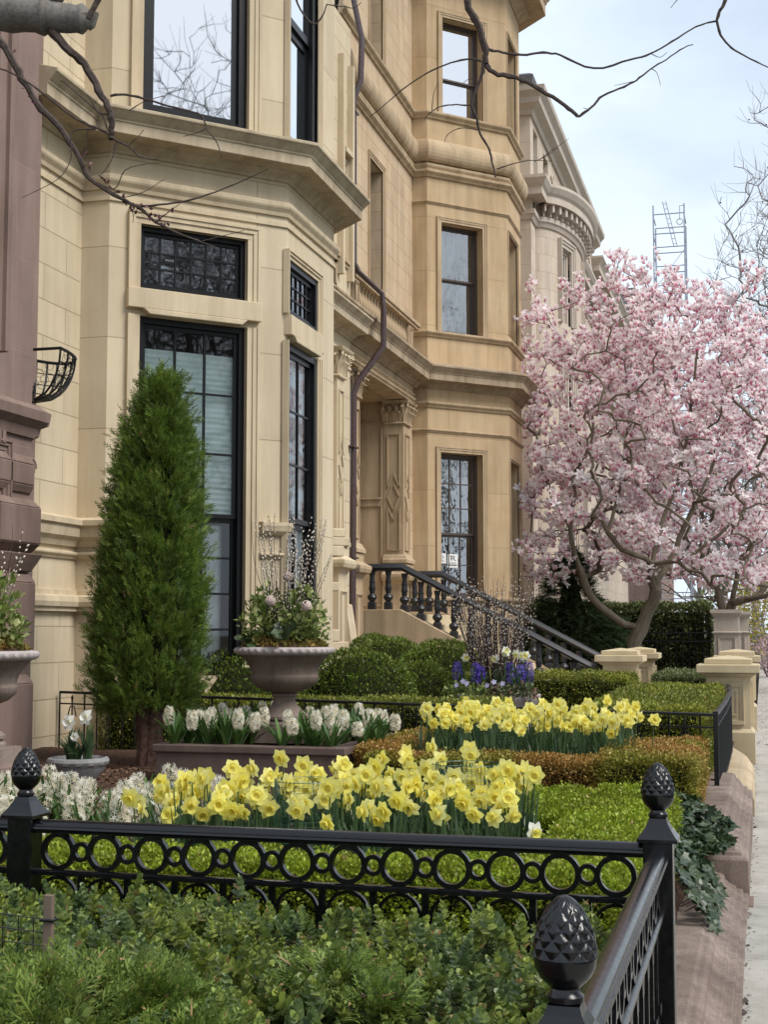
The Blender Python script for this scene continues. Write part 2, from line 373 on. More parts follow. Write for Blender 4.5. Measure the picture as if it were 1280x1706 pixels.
M['pansy'] = leafmat('pale_violet_pansy', [(.35, .30, .62), (.55, .55, .75), (.25, .10, .38)], .5, .3)
M['wicker'] = plain('pale_wicker', (.46, .37, .33), .8)
M['urn'] = stone('weathered_urn_stone', (.17, .128, .105), (.35, .285, .245), stain=.45, grain=.3)
M['urnrim'] = stone('pale_urn_rim_stone', (.42, .37, .36), (.56, .51, .50), stain=.3, grain=.25)
M['bowl'] = stone('grey_stone_bowl', (.24, .24, .24), (.40, .40, .40), stain=.35, grain=.3)
M['wiregreen'] = plain('green_coated_wire', (.012, .065, .045), .4)
M['wood'] = stone('grey_stake_wood', (.16, .115, .085), (.25, .19, .15), stain=.4)
M['steel'] = plain('scaffold_steel', (.30, .33, .40), .5, .5)
M['pink'] = leafmat('far_blossom', [(.45, .28, .32), (.6, .45, .48)], .6, .2)
M['yellowbush'] = leafmat('yellow_spring_leaf', [(.35, .32, .05), (.5, .46, .09)], .6, .3)
M['bud'] = plain('dark_red_bud', (.12, .035, .05), .6)

vary_rough(M['iron'], .17, .27, 40); vary_rough(M['lead'], .2, .5)
# ------------------------------------------------------------------ windows
def window(root, F, u0, u1, z0, z1, rec=.22, fw=.07, rows=2, cols=1, mid=None, fm='frame', glass='glass', back='room', blind=None, curtain=None, mw=.022, low=None, name='window'):
    """casing + sash + muntins (the part), pane, blind and dim room behind as its sub-parts"""
    m = MB(); w1 = -rec+.05; w0 = -rec-.06
    m.fbox(F, u0, u0+fw, z0, z1, w0, w1); m.fbox(F, u1-fw, u1, z0, z1, w0, w1)
    m.fbox(F, u0+fw, u1-fw, z1-fw, z1, w0, w1-.003); m.fbox(F, u0+fw, u1-fw, z0, z0+fw*.9, w0, w1-.003)
    a0, a1, b0, b1 = u0+fw, u1-fw, z0+fw*.9, z1-fw
    s = fw*.62                                       # sash stiles
    secs = [(b0, b1, rows, cols)] if mid is None else [(b0, mid, *(low or (rows, cols))), (mid, b1, rows, cols)]
    for k, (c0, c1, r, c) in enumerate(secs):
        q = -rec-.035 if (k == 0 and mid is not None) else -rec
        t = s*1.15
        m.fbox(F, a0, a0+s, c0, c1, q-.03, q+.012); m.fbox(F, a1-s, a1, c0, c1, q-.03, q+.012)
        m.fbox(F, a0+s, a1-s, c1-t, c1, q-.03, q+.010); m.fbox(F, a0+s, a1-s, c0, c0+t, q-.03, q+.010)
        for i in range(1, c):
            x = a0+s+(a1-a0-2*s)*i/c; m.fbox(F, x-mw/2, x+mw/2, c0+t, c1-t, q-.022, q+.006)
        for j in range(1, r):
            z = c0+t+(c1-c0-2*t)*j/r; m.fbox(F, a0+s, a1-s, z-mw/2, z+mw/2, q-.021, q+.004)
    w = m.build(name, M[fm], root)
    for k, (c0, c1, r, c) in enumerate(secs):
        g = MB(); q = -rec-.035-.01 if (k == 0 and mid is not None) else -rec-.01
        g.quad(F(a0, c0, q), F(a1, c0, q), F(a1, c1, q), F(a0, c1, q)); g.build('pane', M[glass], w)
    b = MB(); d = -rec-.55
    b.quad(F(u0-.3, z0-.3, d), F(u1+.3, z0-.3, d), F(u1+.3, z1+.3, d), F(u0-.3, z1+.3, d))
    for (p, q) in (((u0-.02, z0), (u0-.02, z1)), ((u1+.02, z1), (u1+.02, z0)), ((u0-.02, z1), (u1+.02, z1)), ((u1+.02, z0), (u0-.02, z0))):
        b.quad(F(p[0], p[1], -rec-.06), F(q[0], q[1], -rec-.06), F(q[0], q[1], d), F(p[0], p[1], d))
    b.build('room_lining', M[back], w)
    if blind:
        z_lo, z_hi = blind; bl = MB(); n = int((z_hi-z_lo)/.055)
        for i in range(n):               # pleats
            za, zb = z_lo+(z_hi-z_lo)*i/n, z_lo+(z_hi-z_lo)*(i+1)/n; zm = (za+zb)/2
            bl.quad(F(a0, za, -rec-.12), F(a1, za, -rec-.12), F(a1, zm, -rec-.10), F(a0, zm, -rec-.10))
            bl.quad(F(a0, zm, -rec-.10), F(a1, zm, -rec-.10), F(a1, zb, -rec-.12), F(a0, zb, -rec-.12))
        bl.build('blind', M['blind'], w)
    if curtain:
        ua, ub, za, zb, mt = curtain[:5]; c = MB(); n = 26; cd = -rec-(curtain[5] if len(curtain) > 5 else .17)
        for i in range(n):
            x0, x1 = ua+(ub-ua)*i/n, ua+(ub-ua)*(i+1)/n
            d0, d1 = cd+.018*math.sin(i*1.9), cd+.018*math.sin((i+1)*1.9)
            c.quad(F(x0, za, d0), F(x1, za, d1), F(x1, zb, d1), F(x0, zb, d0))
        c.build('curtain', M[mt], w, smooth='all')
    return w
def architrave(m, F, u0, u1, z0, z1, wd=.12, pr=.05, sides=True, top=True):
    """stepped moulding round an opening"""
    for k, (a, b, p) in enumerate(((0, wd*.45, pr*.45), (wd*.45, wd*.8, pr*.75), (wd*.8, wd, pr))):
        if sides:
            m.fbox(F, u0-b, u0-a, z0, z1+(a if top else 0), -.02, p); m.fbox(F, u1+a, u1+b, z0, z1+(a if top else 0), -.02, p)
        if top: m.fbox(F, u0-b, u1+b, z1+a, z1+b, -.02, p+.002)
def string(z, h, p):                     # small moulded band
    return [(-.02, z), (p*.35, z), (p*.5, z+h*.25), (p*.9, z+h*.5), (p, z+h*.62), (p, z+h*.85), (p*.55, z+h), (-.02, z+h)]
def cornice(z, top, p):
    h = top-z
    return [(-.02, z), (.03, z), (.035, z+.03), (p*.22, z+h*.16), (p*.30, z+h*.19), (p*.32, z+h*.24), (p*.76, z+h*.26), (p*.76, z+h*.52),
            (p*.79, z+h*.54), (p*.80, z+h*.58), (p*.85, z+h*.63), (p*.95, z+h*.74), (p, z+h*.78), (p, z+h*.86), (-.02, top+.06)]
def tube_band(z, h, p):
    return [(-.02, z)]+[(p*.25+p*.75*math.sin(t), z+h/2-h/2*math.cos(t)) for t in [PI*i/10 for i in range(11)]]+[(-.02, z+h)]

# ------------------------------------------------------------------ the cream house
X1 = -6.40
P1 = [(X1, 11.05), (X1, 12.34), (-6.103, 12.34), (-4.739, 13.704), (-4.739, 15.40), (-6.103, 16.764), (X1, 16.764), (X1, 21.72)]
cream = thing('cream_house', 'cream stone house with black framed windows in a canted bay', 'house', (X1, 14.5, 0))
f = [facet(P1[i], P1[i+1]) for i in range(len(P1)-1)]
TOP = 11.6
cant, front = f[2], f[3]
w_low = (.32, 1.48, 1.20, 4.75); w_tr = (.32, 1.48, 5.02, 5.67); w_up = (.32, 1.48, 6.80, 9.6)
v_low = (.04, 1.04, 1.20, 4.66); v_tr = (.05, 1.05, 4.95, 5.54); v_up = (.05, 1.05, 6.80, 9.6)
wl = MB(); wl.wall(f[0], f[0].L, .1, TOP); wl.wall(f[6], f[6].L, .1, TOP); wl.wall(f[5], f[5].L, .1, TOP)
wl.build('wall', M['cream'], cream)
bw = MB(); bw.wall(f[1], f[1].L, .1, TOP)
bw.wall(cant, cant.L, .1, TOP, [w_low, w_tr, w_up], .2)
bw.wall(front, front.L, .1, TOP, [v_low, v_tr, v_up], .2); bw.wall(f[4], f[4].L, .1, TOP)
bw.build('bay_wall', M['cream_plain'], cream)
t = MB()
t.sweep(P1, cornice(6.34, 6.74, .40)); t.build('bay_cornice', M['cream_cornice'], cream, bevel=.006)
t = MB(); t.sweep(P1, string(5.97, .15, .07)); t.sweep(P1, [(-.02, 5.86), (.02, 5.86), (.02, 5.905), (-.02, 5.91)])
t.build('string_course', M['cream_trim'], cream)
bP = P1[:4]; bP2 = P1[:3]+[(-6.103+.26*.7071, 12.34+.26*.7071)]
bm = MB(); prof = [(-.02, 2.45), (.03, 2.45), (.05, 2.50), (.09, 2.54), (.10, 2.60), (.10, 2.63), (.13, 2.65), (.13, 2.70), (.05, 2.73), (-.02, 2.735)]
bm.sweep(bP2, prof); bm.sweep(bP2, string(2.33, .07, .05)); bm.sweep(bP2, [(-.02, 1.83), (.05, 1.83), (.05, 1.87), (.075, 1.875), (.085, 1.92), (.075, 1.97), (.03, 1.985), (.03, 2.03), (-.02, 2.035)])
bm.build('base_moulding', M['cream_trim'], cream)
# the short bracket on the pier between the two bay windows
def along(Fa, u, w=0): p = Fa(u, 0, w); return (p[0], p[1])
pier = [along(cant, 1.64), P1[3], along(front, .02)]
br = MB(); br.sweep(pier, [(-.02, 2.62), (.035, 2.62), (.07, 2.66), (.08, 2.70), (.085, 2.715), (.085, 2.75), (-.02, 2.76)])
br.build('pier_bracket', M['cream_trim'], cream)
br = MB(); br.sweep(pier, string(2.38, .06, .05)); br.build('pier_band', M['cream_trim'], cream)
a = MB()
for F, o, tp in ((cant, w_tr, True), (front, v_tr, True), (cant, w_low, False), (front, v_low, False), (cant, w_up, True), (front, v_up, True)):
    a = MB(); architrave(a, F, o[0], o[1], o[2], o[3], .13 if F is cant else .09, pr=.05 if o[2] < 6 else .04, top=tp); a.build('window_moulding', M['cream_trim'], cream)
# stone transom bars with a chamfered lower edge
tb = MB()
for F, o, za, zb, ex in ((cant, w_low, 4.81, 5.012, .14), (front, v_low, 4.72, 4.93, .06)):
    u0, u1 = o[0]-ex, o[1]+ex
    tb.fbox(F, u0, u1, za, zb, -.18, .075)
    c0, c1, d = o[0]+.02, o[1]-.02, .09
    P = [F(c0, za-.06, -.1), F(c1, za-.06, -.1), F(c1, za-.06, .07), F(c0, za-.06, .07)]
    tb.hexa([F(c0+.06, za-.055, .085), F(c1-.06, za-.055, .085), F(c1-.06, za-.055, -.17), F(c0+.06, za-.055, -.17), F(c0, za-.001, .085), F(c1, za-.001, .085), F(c1, za-.001, -.17), F(c0, za-.001, -.17)])
tb.build('transom_bar', M['cream_trim'], cream, bevel=.008)
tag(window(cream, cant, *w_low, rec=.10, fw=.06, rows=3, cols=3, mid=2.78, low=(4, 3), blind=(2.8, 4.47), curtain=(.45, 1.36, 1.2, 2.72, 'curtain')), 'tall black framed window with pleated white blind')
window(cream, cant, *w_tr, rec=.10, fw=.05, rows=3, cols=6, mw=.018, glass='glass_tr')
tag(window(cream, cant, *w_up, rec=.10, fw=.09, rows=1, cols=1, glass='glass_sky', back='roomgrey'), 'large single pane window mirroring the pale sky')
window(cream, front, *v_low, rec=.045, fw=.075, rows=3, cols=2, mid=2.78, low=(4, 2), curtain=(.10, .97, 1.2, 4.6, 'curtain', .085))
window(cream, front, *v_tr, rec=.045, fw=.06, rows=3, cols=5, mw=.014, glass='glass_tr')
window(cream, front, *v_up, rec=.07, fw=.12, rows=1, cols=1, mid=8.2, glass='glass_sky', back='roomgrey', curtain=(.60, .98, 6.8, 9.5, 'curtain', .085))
# right hand pier at the end of the house: sunk panel, entablature piece
pn = MB(); Fm = f[6]; L6 = f[6].L
u = L6-.62
for (z0, z1) in ((7.6, 9.2),):
    architrave(pn, Fm, u+.05, u+.35, z0, z1, .05, .04); pn.fbox(Fm, u, u+.40, z1+.12, z1+.2, 0, .12)
pn.fbox(Fm, u-.12, u-.02, 7.3, 10.9, 0, .10); pn.fbox(Fm, u+.42, u+.52, 7.3, 10.9, 0, .10)
pn.build('wall_panel', M['cream_trim'], cream)

# ------------------------------------------------------------------ porch pilasters (one builder, both houses)
def pilaster(root, y0, y1, xb, xf, zp, zb, zc0, zc1, mat, trim, side=True):
    """shaft from xb (back) to xf (front); zp ground of pedestal, zb base of shaft, zc0..zc1 capital"""
    m = MB(); m.box(xb, xf, y0, y1, zb, zc0+.02)
    def panels(F, L):
        e = .045; i0, i1 = L*.2, L*.8; t = .022
        z0, z1 = zb+.25, zc0-.22; zm = (z0+z1)/2-.1; hh = .30; cx = (i0+i1)/2
        def bar(p, q):
            d = np.array(q)-np.array(p); n = np.array((-d[1], d[0])); n = n/np.linalg.norm(n)*t/2
            c = [np.array(p)-n, np.array(q)-n, np.array(q)+n, np.array(p)+n]
            m.hexa([F(x[0], x[1], e*.55) for x in c]+[F(x[0], x[1], -.01) for x in c][0:4]) if False else m.add(
                [F(x[0], x[1], e*.55) for x in c]+[F(x[0], x[1], -.01) for x in c], [(0, 1, 2, 3), (0, 4, 5, 1), (1, 5, 6, 2), (2, 6, 7, 3), (3, 7, 4, 0)])
        bar((i0, z0), (i1, z0)); bar((i0, z1), (i1, z1))
        g = .16
        for x in (i0, i1):
            bar((x, z0), (x, zm-hh*.62)); bar((x, zm+hh*.62), (x, z1))
        bar((i0, zm-hh*.62), (cx, zm-hh*1.5)); bar((i1, zm-hh*.62), (cx, zm-hh*1.5))
        bar((i0, zm+hh*.62), (cx, zm+hh*1.5)); bar((i1, zm+hh*.62), (cx, zm+hh*1.5))
        bar((i0, zm), (cx, zm+hh*.85)); bar((cx, zm+hh*.85), (i1, zm)); bar((i1, zm), (cx, zm-hh*.85)); bar((cx, zm-hh*.85), (i0, zm))
    Ff = facet((xf, y0), (xf, y1)); panels(Ff, y1-y0)
    if side: Fs = facet((xb, y0), (xf, y0)); panels(Fs, xf-xb)
    p = m.build('pilaster', mat, root)
    b = MB(); path = [(xb, y0), (xf, y0), (xf, y1), (xb, y1)]
    b.sweep(path, [(-.02, zb-.0), (.09, zb), (.09, zb+.06), (.06, zb+.09), (.045, zb+.13), (.02, zb+.16), (-.02, zb+.17)])
    b.sweep(path, [(-.02, zb-.42), (.05, zb-.42), (.08, zb-.36), (.15, zb-.33), (.17, zb-.27), (.17, zb-.22), (.10, zb-.18), (.06, zb-.15), (.06, zb-.03), (.04, zb-.001), (-.02, zb-.001)])
    b.build('pilaster_base', trim, p)
    d = MB(); d.box(xb-.02, xf+.045, y0-.045, y1+.045, zp, zb-.41)
    Fp = facet((xf+.045, y0-.045), (xf+.045, y1+.045)); architrave(d, Fp, .11, y1-y0-.02, zp+.35, zb-.72, .03, .03)
    d.fbox(Fp, .08, y1-y0+.01, zp+.30, zp+.35, -.02, .03)
    d.build('pedestal', mat, p)
    # corinthian capital: flaring bell, two rows of curled leaves, corner scrolls, abacus
    c = MB(); h = zc1-zc0; cx, cyy = (xb+xf)/2, (y0+y1)/2; hx, hy = (xf-xb)/2, (y1-y0)/2
    c.frus(cx, cyy, zc0, zc0+h*.85, hx-.01, hy-.01, hx+.05, hy+.05)
    c.sweep([(xb, y0), (xf, y0), (xf, y1), (xb, y1)], [(-.02, zc0-.03), (.035, zc0-.03), (.045, zc0-.01), (.03, zc0+.015), (-.02, zc0+.02)])
    c.sweep([(xb, y0), (xf, y0), (xf, y1), (xb, y1)], [(-.02, zc1-.07), (.09, zc1-.07), (.12, zc1-.045), (.13, zc1-.01), (.0, zc1-.005)])
    def leaf(F, u, z, ht, wd, out):
        pts = []
        for i, (s, o, ww) in enumerate(((0, .012, .8), (.45, .03, 1.0), (.8, .05+out*.5, .8), (1.0, .07+out, .5), (.88, .10+out*1.15, .25))):
            zz = z+ht*s; pts.append([F(u-wd/2*ww, zz, o), F(u, zz, o+.02), F(u+wd/2*ww, zz, o)])
        n0 = len(c.v); c.v.extend(q for r in pts for q in r)
        for i in range(4):
            for j in range(2): c.f.append((n0+i*3+j, n0+i*3+j+1, n0+(i+1)*3+j+1, n0+(i+1)*3+j))
    for F, L in ((Ff, y1-y0), (facet((xb, y0), (xf, y0)), xf-xb), (facet((xf, y1), (xb, y1)), xf-xb)):
        n = max(2, int(L/.11))
        for i in range(n): leaf(F, L*(i+.5)/n, zc0+.02, h*.42, L/n*.95, .03)
        for i in range(n+1): leaf(F, L*i/n, zc0+.02, h*.68, L/n*.9, .05)
        for uu in (0.0, L):               # volutes
            for s in (.0,):
                ctr = [F(uu+(.03*math.cos(q) if uu else -.03*math.cos(q))*(1-q/12), zc0+h*.72+.055*math.sin(q)*(1-q/12), .085) for q in np.linspace(0, 9, 16)]
                c.tube(ctr, .018, 6)
        c.tube([F(L/2+.03*math.cos(q)*(1-q/14), zc0+h*.74+.04*math.sin(q)*(1-q/14), .075) for q in np.linspace(0, 8, 12)], .014, 6)
    c.build('capital', trim, p, smooth=True)
    return p
pilaster(cream, 20.34, 20.70, -6.7, -6.20, .3, 2.93, 5.55, 5.98, M['cream_trim'], M['cream_trim'])
# scroll foot and small bracket of the cream end pier (beside the entry)
sc = MB()
pts = [(-6.42, 2.1), (-6.25, 2.05), (-6.20, 1.75), (-6.16, 1.45), (-6.05, 1.15), (-5.88, .98), (-5.70, .92), (-5.70, .5), (-6.42, .5)]
sc.add([(x, 21.02, z) for x, z in pts]+[(x, 21.36, z) for x, z in pts], [tuple(range(9)), tuple(range(17, 8, -1))]+[(i, i+9, (i+1) % 9+9, (i+1) % 9) for i in range(9)])
Fx = facet((-6.4, 21.02), (-5.0, 21.02))
sc.build('scroll_foot', M['cream_trim'], cream, bevel=.01)
sb = MB(); Fe = facet(P1[4], P1[5])
for (z0, z1, w) in ((2.50, 2.62, .16), (2.62, 2.72, .24), (2.72, 2.82, .18), (2.10, 2.2, .10)): sb.fbox(Fe, .02, .34, z0, z1, 0, w)
sb.fbox(Fe, .04, .345, 1.66, 2.50, -.02, .02); sb.fbox(Fe, .05, .34, .3, 1.32, 0, .36); sb.fbox(Fe, .03, .36, 1.32, 1.40, 0, .40)
sb.fbox(Fe, .08, .30, 1.40, 1.52, 0, .26); sb.fbox(Fe, .08, .30, 1.52, 1.66, 0, .14)
sb.build('pier_foot', M['cream_trim'], cream, bevel=.012)

# ------------------------------------------------------------------ the tan house
X2 = -6.606
P2 = [(X2, 26.44), (X2, 26.8), (-6.298, 26.8), (-4.919, 28.179), (-4.919, 29.83), (-6.298, 31.209), (X2, 31.209), (X2, 34.3)]
tan = thing('tan_house', 'tan sandstone house with brown sash windows above a deep entry porch', 'house', (X2, 28, 0))
g = [facet(P2[i], P2[i+1]) for i in range(len(P2)-1)]
Fm2 = facet((X2, 21.72), (X2, 26.8)); T2 = 15.6
cant2, front2 = g[2], g[3]
q_low = (.30, 1.30, 2.30, 5.17); q_mid = (.33, 1.33, 7.60, 9.83); q_up = (.37, 1.36, 12.08, 14.1)
r_low = (.06, 1.16, 2.30, 5.10); r_mid = (.06, 1.16, 7.70, 9.85); r_up = (.06, 1.16, 12.1, 14.1)
m_mid = (1.90, 2.78, 7.45, 10.08); m_up = (1.90, 2.78, 12.1, 14.2)
w2 = MB(); w2.wall(Fm2, Fm2.L, 6.2, T2, [m_mid, m_up], .3); w2.wall(g[0], g[0].L, .1, 6.2); w2.wall(g[6], g[6].L, .1, T2); w2.wall(g[5], g[5].L, .1, T2)
w2.build('wall', M['tan'], tan)
b2 = MB(); b2.wall(g[1], g[1].L, .1, T2); b2.wall(cant2, cant2.L, .1, T2, [q_low, q_mid, q_up], .28); b2.wall(front2, front2.L, .1, T2, [r_low, r_mid, r_up], .28); b2.wall(g[4], g[4].L, .1, T2)
b2.build('bay_wall', M['tan_plain'], tan)
PP2 = [(X2, 21.72)]+P2[1:]
t = MB(); t.sweep(PP2, string(11.93, .15, .10)); t.sweep(PP2, tube_band(11.02, .46, .17)); t.sweep(PP2, string(10.72, .14, .11)); t.sweep(PP2, string(10.86, .14, .06))
t.build('string_course', M['tan_trim'], tan)
t = MB(); t.sweep(P2[1:], string(10.17, .06, .045)); t.sweep(P2[1:], string(5.55, .07, .05)); t.sweep(P2[1:], string(6.05, .12, .08)); t.sweep(P2[1:], string(7.47, .12, .09))
t.build('bay_band', M['tan_trim'], tan)
t = MB(); t.sweep(P2[1:], cornice(6.42, 6.90, .42)); t.build('bay_cornice', M['tan_cornice'], tan, bevel=.006)
t = MB(); t.sweep(PP2, cornice(15.0, 15.9, .75)); t.build('top_cornice', M['tan_trim'], tan)
a = MB()
for F, os in ((cant2, (q_low, q_mid, q_up)), (front2, (r_low, r_mid, r_up)), (Fm2, (m_mid, m_up))):
    for o in os: a = MB(); architrave(a, F, *o, .11 if F is not front2 else .05, .04); a.build('window_moulding', M['tan_trim'], tan)
wq = tag(window(tan, cant2, *q_low, rec=.25, fw=.06, rows=3, cols=3, mid=3.55, low=(2, 3), fm='brownframe', glass='glass_old', back='room', curtain=(.4, 1.25, 3.6, 5.1, 'reflect_grey')), 'brown sash window with two paper notices taped inside')
# paper notices: lines of print, and a large letter with a leg stroke
def notice(u, z, w, h, kind):
    m = MB(); q = -.25-.035+.004
    m.fbox(cant2, u, u+w, z, z+h, q-.004, q); n = m.build('notice', M['paper'], wq); k = MB()
    if kind == 'R':
        k.fbox(cant2, u+w*.30, u+w*.40, z+h*.52, z+h*.86, q, q+.002); k.fbox(cant2, u+w*.22, u+w*.60, z+h*.83, z+h*.88, q, q+.0025)
        k.fbox(cant2, u+w*.58, u+w*.68, z+h*.72, z+h*.84, q, q+.002); k.fbox(cant2, u+w*.38, u+w*.62, z+h*.68, z+h*.72, q, q+.0025)
        k.add([cant2(u+w*.46, z+h*.69, q+.002), cant2(u+w*.56, z+h*.69, q+.002), cant2(u+w*.84, z+h*.50, q+.002), cant2(u+w*.72, z+h*.50, q+.002)], [(0, 3, 2, 1)])
        for i in range(4): k.fbox(cant2, u+w*.15, u+w*(.85-.05*(i % 2)), z+h*(.12+.08*i), z+h*(.12+.08*i)+.006, q, q+.002)
    else:
        for i in range(6): k.fbox(cant2, u+w*.12, u+w*(.88-.1*(i % 3)), z+h*(.15+.13*i), z+h*(.15+.13*i)+.008, q, q+.002)
    k.build('print', M['ink'], n)
notice(.39, 2.98, .21, .20, 'lines'); notice(.64, 2.90, .24, .27, 'R')
window(tan, cant2, *q_mid, rec=.25, fw=.05, rows=1, cols=1, mid=8.72, fm='brownframe', glass='glass_old', back='room', curtain=(.36, 1.3, 7.6, 9.8, 'reflect_grey'))  # grey sheet added behind the panes to carry their reflected tone
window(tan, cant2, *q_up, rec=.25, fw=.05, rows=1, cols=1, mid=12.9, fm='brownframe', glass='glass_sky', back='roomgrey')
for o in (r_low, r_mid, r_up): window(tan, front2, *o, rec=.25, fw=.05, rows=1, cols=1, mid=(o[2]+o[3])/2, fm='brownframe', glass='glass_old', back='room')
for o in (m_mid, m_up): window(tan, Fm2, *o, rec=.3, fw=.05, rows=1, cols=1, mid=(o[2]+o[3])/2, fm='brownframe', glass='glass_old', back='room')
# plinth mouldings of the bay
t = MB(); t.sweep(P2[1:4], string(2.15, .16, .10)); t.sweep([P2[3], P2[4], P2[5]], string(2.15, .16, .10)); t.build('sill_course', M['tan_trim'], tan)
# entry porch: pilasters, entablature, cornice, balustrade, recess
pilaster(tan, 22.10, 22.48, -6.95, X2+.15, .3, 2.93, 5.55, 5.98, M['tan_trim'], M['tan_trim'])
pilaster(tan, 25.95, 26.45, -6.97, X2+.03, 1.9, 2.93, 5.63, 6.06, M['tan_trim'], M['tan_trim'])
e = MB(); E0 = 15.5
e.box(-6.95, -6.50, 16.9, 26.42, 6.065, 6.40)
e.sweep([(-6.50, 16.9), (-6.50, 26.42)], string(6.07, .10, .06)); e.sweep([(-6.50, 16.9), (-6.50, 26.42)], string(6.2, .06, .04))
e.build('porch_beam', M['tan_trim'], tan)
e = MB(); e.sweep([(-6.50, 16.9), (-6.50, 26.62)], [(-.45, 6.401)]+cornice(6.402, 6.90, .42)[1:-1]+[(-.45, 6.95)]); e.build('porch_cornice', M['tan_cornice'], tan, bevel=.006)
bl = MB(); bl.box(-6.62, -6.38, 16.9, 26.4, 6.93, 7.03); bl.box(-6.66, -6.34, 16.9, 26.43, 7.56, 7.62); bl.box(-6.63, -6.37, 16.9, 26.41, 7.50, 7.56)
for y in (18.0, 20.6, 21.9, 25.7, ): bl.box(-6.60, -6.40, y, y+.36, 7.03, 7.50); architrave(bl, facet((-6.40, y), (-6.40, y+.36)), .10, .26, 7.12, 7.4, .03, .02)
bal = bl.build('porch_balustrade', M['tan_trim'], tan)
bp = MB(); bp.lathe([(.05, 0), (.06, .02), (.045, .05), (.07, .13), (.075, .18), (.05, .28), (.035, .36), (.05, .42), (.06, .45), (.06, .47)], (0, 0, 0), 10)
bme = bp.mesh('stone_baluster', M['tan_trim'], True)
for ya, yb in ((18.36, 20.6), (20.96, 21.9), (22.26, 25.7)):
    n = int((yb-ya)/.19)
    for i in range(n):
        o = bpy.data.objects.new('stone_baluster', bme); COL.objects.link(o); o.parent = bal
        o.location = (-6.5, ya+(yb-ya)*(i+.5)/n, 7.03)
rc = MB(); Fr = facet((-7.9, 22.48), (-7.9, 25.95))
rc.wall(Fr, Fr.L, 1.9, 6.06, [(.85, 2.6, 1.95, 5.2)], .15)
Fl = facet((-7.9, 26.0), (-6.95, 26.0)); rc.quad((-7.9, 25.96, 1.9), (-6.9, 25.96, 1.9), (-6.9, 25.96, 6.06), (-7.9, 25.96, 6.06))
rc.quad((-6.9, 22.47, 1.9), (-7.9, 22.47, 1.9), (-7.9, 22.47, 6.06), (-6.9, 22.47, 6.06)); rc.quad((-7.9, 22.4, 6.05), (-6.9, 22.4, 6.05), (-6.9, 26, 6.05), (-7.9, 26, 6.05))
Fn = facet((-7.9, 25.96), (-6.9, 25.96))
for z0, z1 in ((2.15, 4.0), (4.2, 5.6)): architrave(rc, Fn, .12, .85, z0, z1, .04, .03); rc.fbox(Fn, .08, .89, z0-.04, z0, -.02, .03)
rc.build('porch_recess', M['tan_trim'], tan)
dr = MB(); dr.fbox(Fr, .85, 2.6, 1.95, 5.2, -.15, -.10)
for uu in (.95, 1.78):
    for z0, z1 in ((2.15, 3.1), (3.3, 4.9)): architrave(dr, facet((-8.0, 22.48), (-8.0, 25.95)), uu, uu+.72, z0, z1, .05, .03)
dd = dr.build('door', M['brownframe'], tan); k = MB(); k.lathe([(0.01, 0), (.03, .01), (.035, .03), (.02, .05), (.0, .055)], (-7.95, 24.1, 3.0), 12, False); k.build('door_knob', M['iron'], dd)

# ------------------------------------------------------------------ downpipe
dp = thing('downpipe', 'ribbed dark brown downpipe zigzagging down where two stone houses meet', 'downpipe', (-6.1, 21.8, .3))
def pth(*p): return [np.array(q, float) for q in p]
pm = MB(); yA = 21.66
def pipe(pts):
    for k in (-.035, .0, .035):
        pm.tube([p+np.array((0, k, 0)) for p in pts], .042, 8)
pipe(pth((-6.36, 21.77, 14.5), (-6.36, 21.77, 12.1), (-6.25, 21.86, 11.5), (-6.25, 21.80, 10.75), (-6.36, 21.75, 10.43), (-6.36, 21.79, 7.68), (-6.30, 21.87, 7.54), (-5.95, 22.06, 7.19), (-5.95, 22.15, 6.9), (-5.95, 22.14, 6.32), (-6.30, 21.85, 5.71), (-6.36, 21.80, 5.50), (-6.36, 21.74, .35)))
pm.build('pipe', M['lead'], dp, smooth=True)
for z in (10.2, 8.6, 4.6, 2.8):
    cl = MB(); cl.box(-6.42, -6.305, 21.62, 21.92, z, z+.03); cl.build('clip', M['lead'], dp)

# ------------------------------------------------------------------ the brownstone at the left edge
X0 = -6.0
bs = thing('brownstone_house', 'reddish brownstone house front with carved mouldings at the left edge', 'house', (X0, 9.5, 0))
Fb = facet((X0, 4.0), (X0, 10.72)); Fb2 = facet((-6.2, 10.72), (-6.2, 11.15))
wb = MB(); wb.wall(Fb, Fb.L, .1, 11.5, [(4.4, 5.75, 3.9, 8.6)], .3); wb.wall(Fb2, Fb2.L, .1, 7.9)
wb.quad((-6.2, 11.15, .1), (-6.5, 11.15, .1), (-6.5, 11.15, 7.9), (-6.2, 11.15, 7.9)); wb.quad((X0, 10.72, .1), (-6.3, 10.72, .1), (-6.3, 10.72, 11.5), (X0, 10.72, 11.5))
wb.build('wall', M['brown'], bs)
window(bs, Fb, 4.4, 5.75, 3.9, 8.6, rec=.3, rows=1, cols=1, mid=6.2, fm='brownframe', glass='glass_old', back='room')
mm = MB(); architrave(mm, Fb, 4.4, 5.75, 3.9, 8.6, .34, .14)
mm.sweep([(X0, 4), (X0, 10.74), (-6.3, 10.74)], cornice(8.75, 9.15, .3))
mm.build('window_moulding', M['brown_trim'], bs)
mm = MB(); mm.sweep([(X0, 4), (X0, 10.70), (-6.26, 10.70)], [(-.02, 3.28), (.03, 3.28), (.05, 3.36), (.12, 3.42), (.13, 3.5), (.05, 3.56), (-.02, 3.58)])
for i in range(14): mm.fbox(Fb, 5.2+i*.075, 5.25+i*.075, 3.18, 3.28, -.02, .05)
architrave(mm, Fb, 5.3, 6.25, 1.4, 3.12, .09, .05)
mm.build('sill_course', M['brown_trim'], bs)
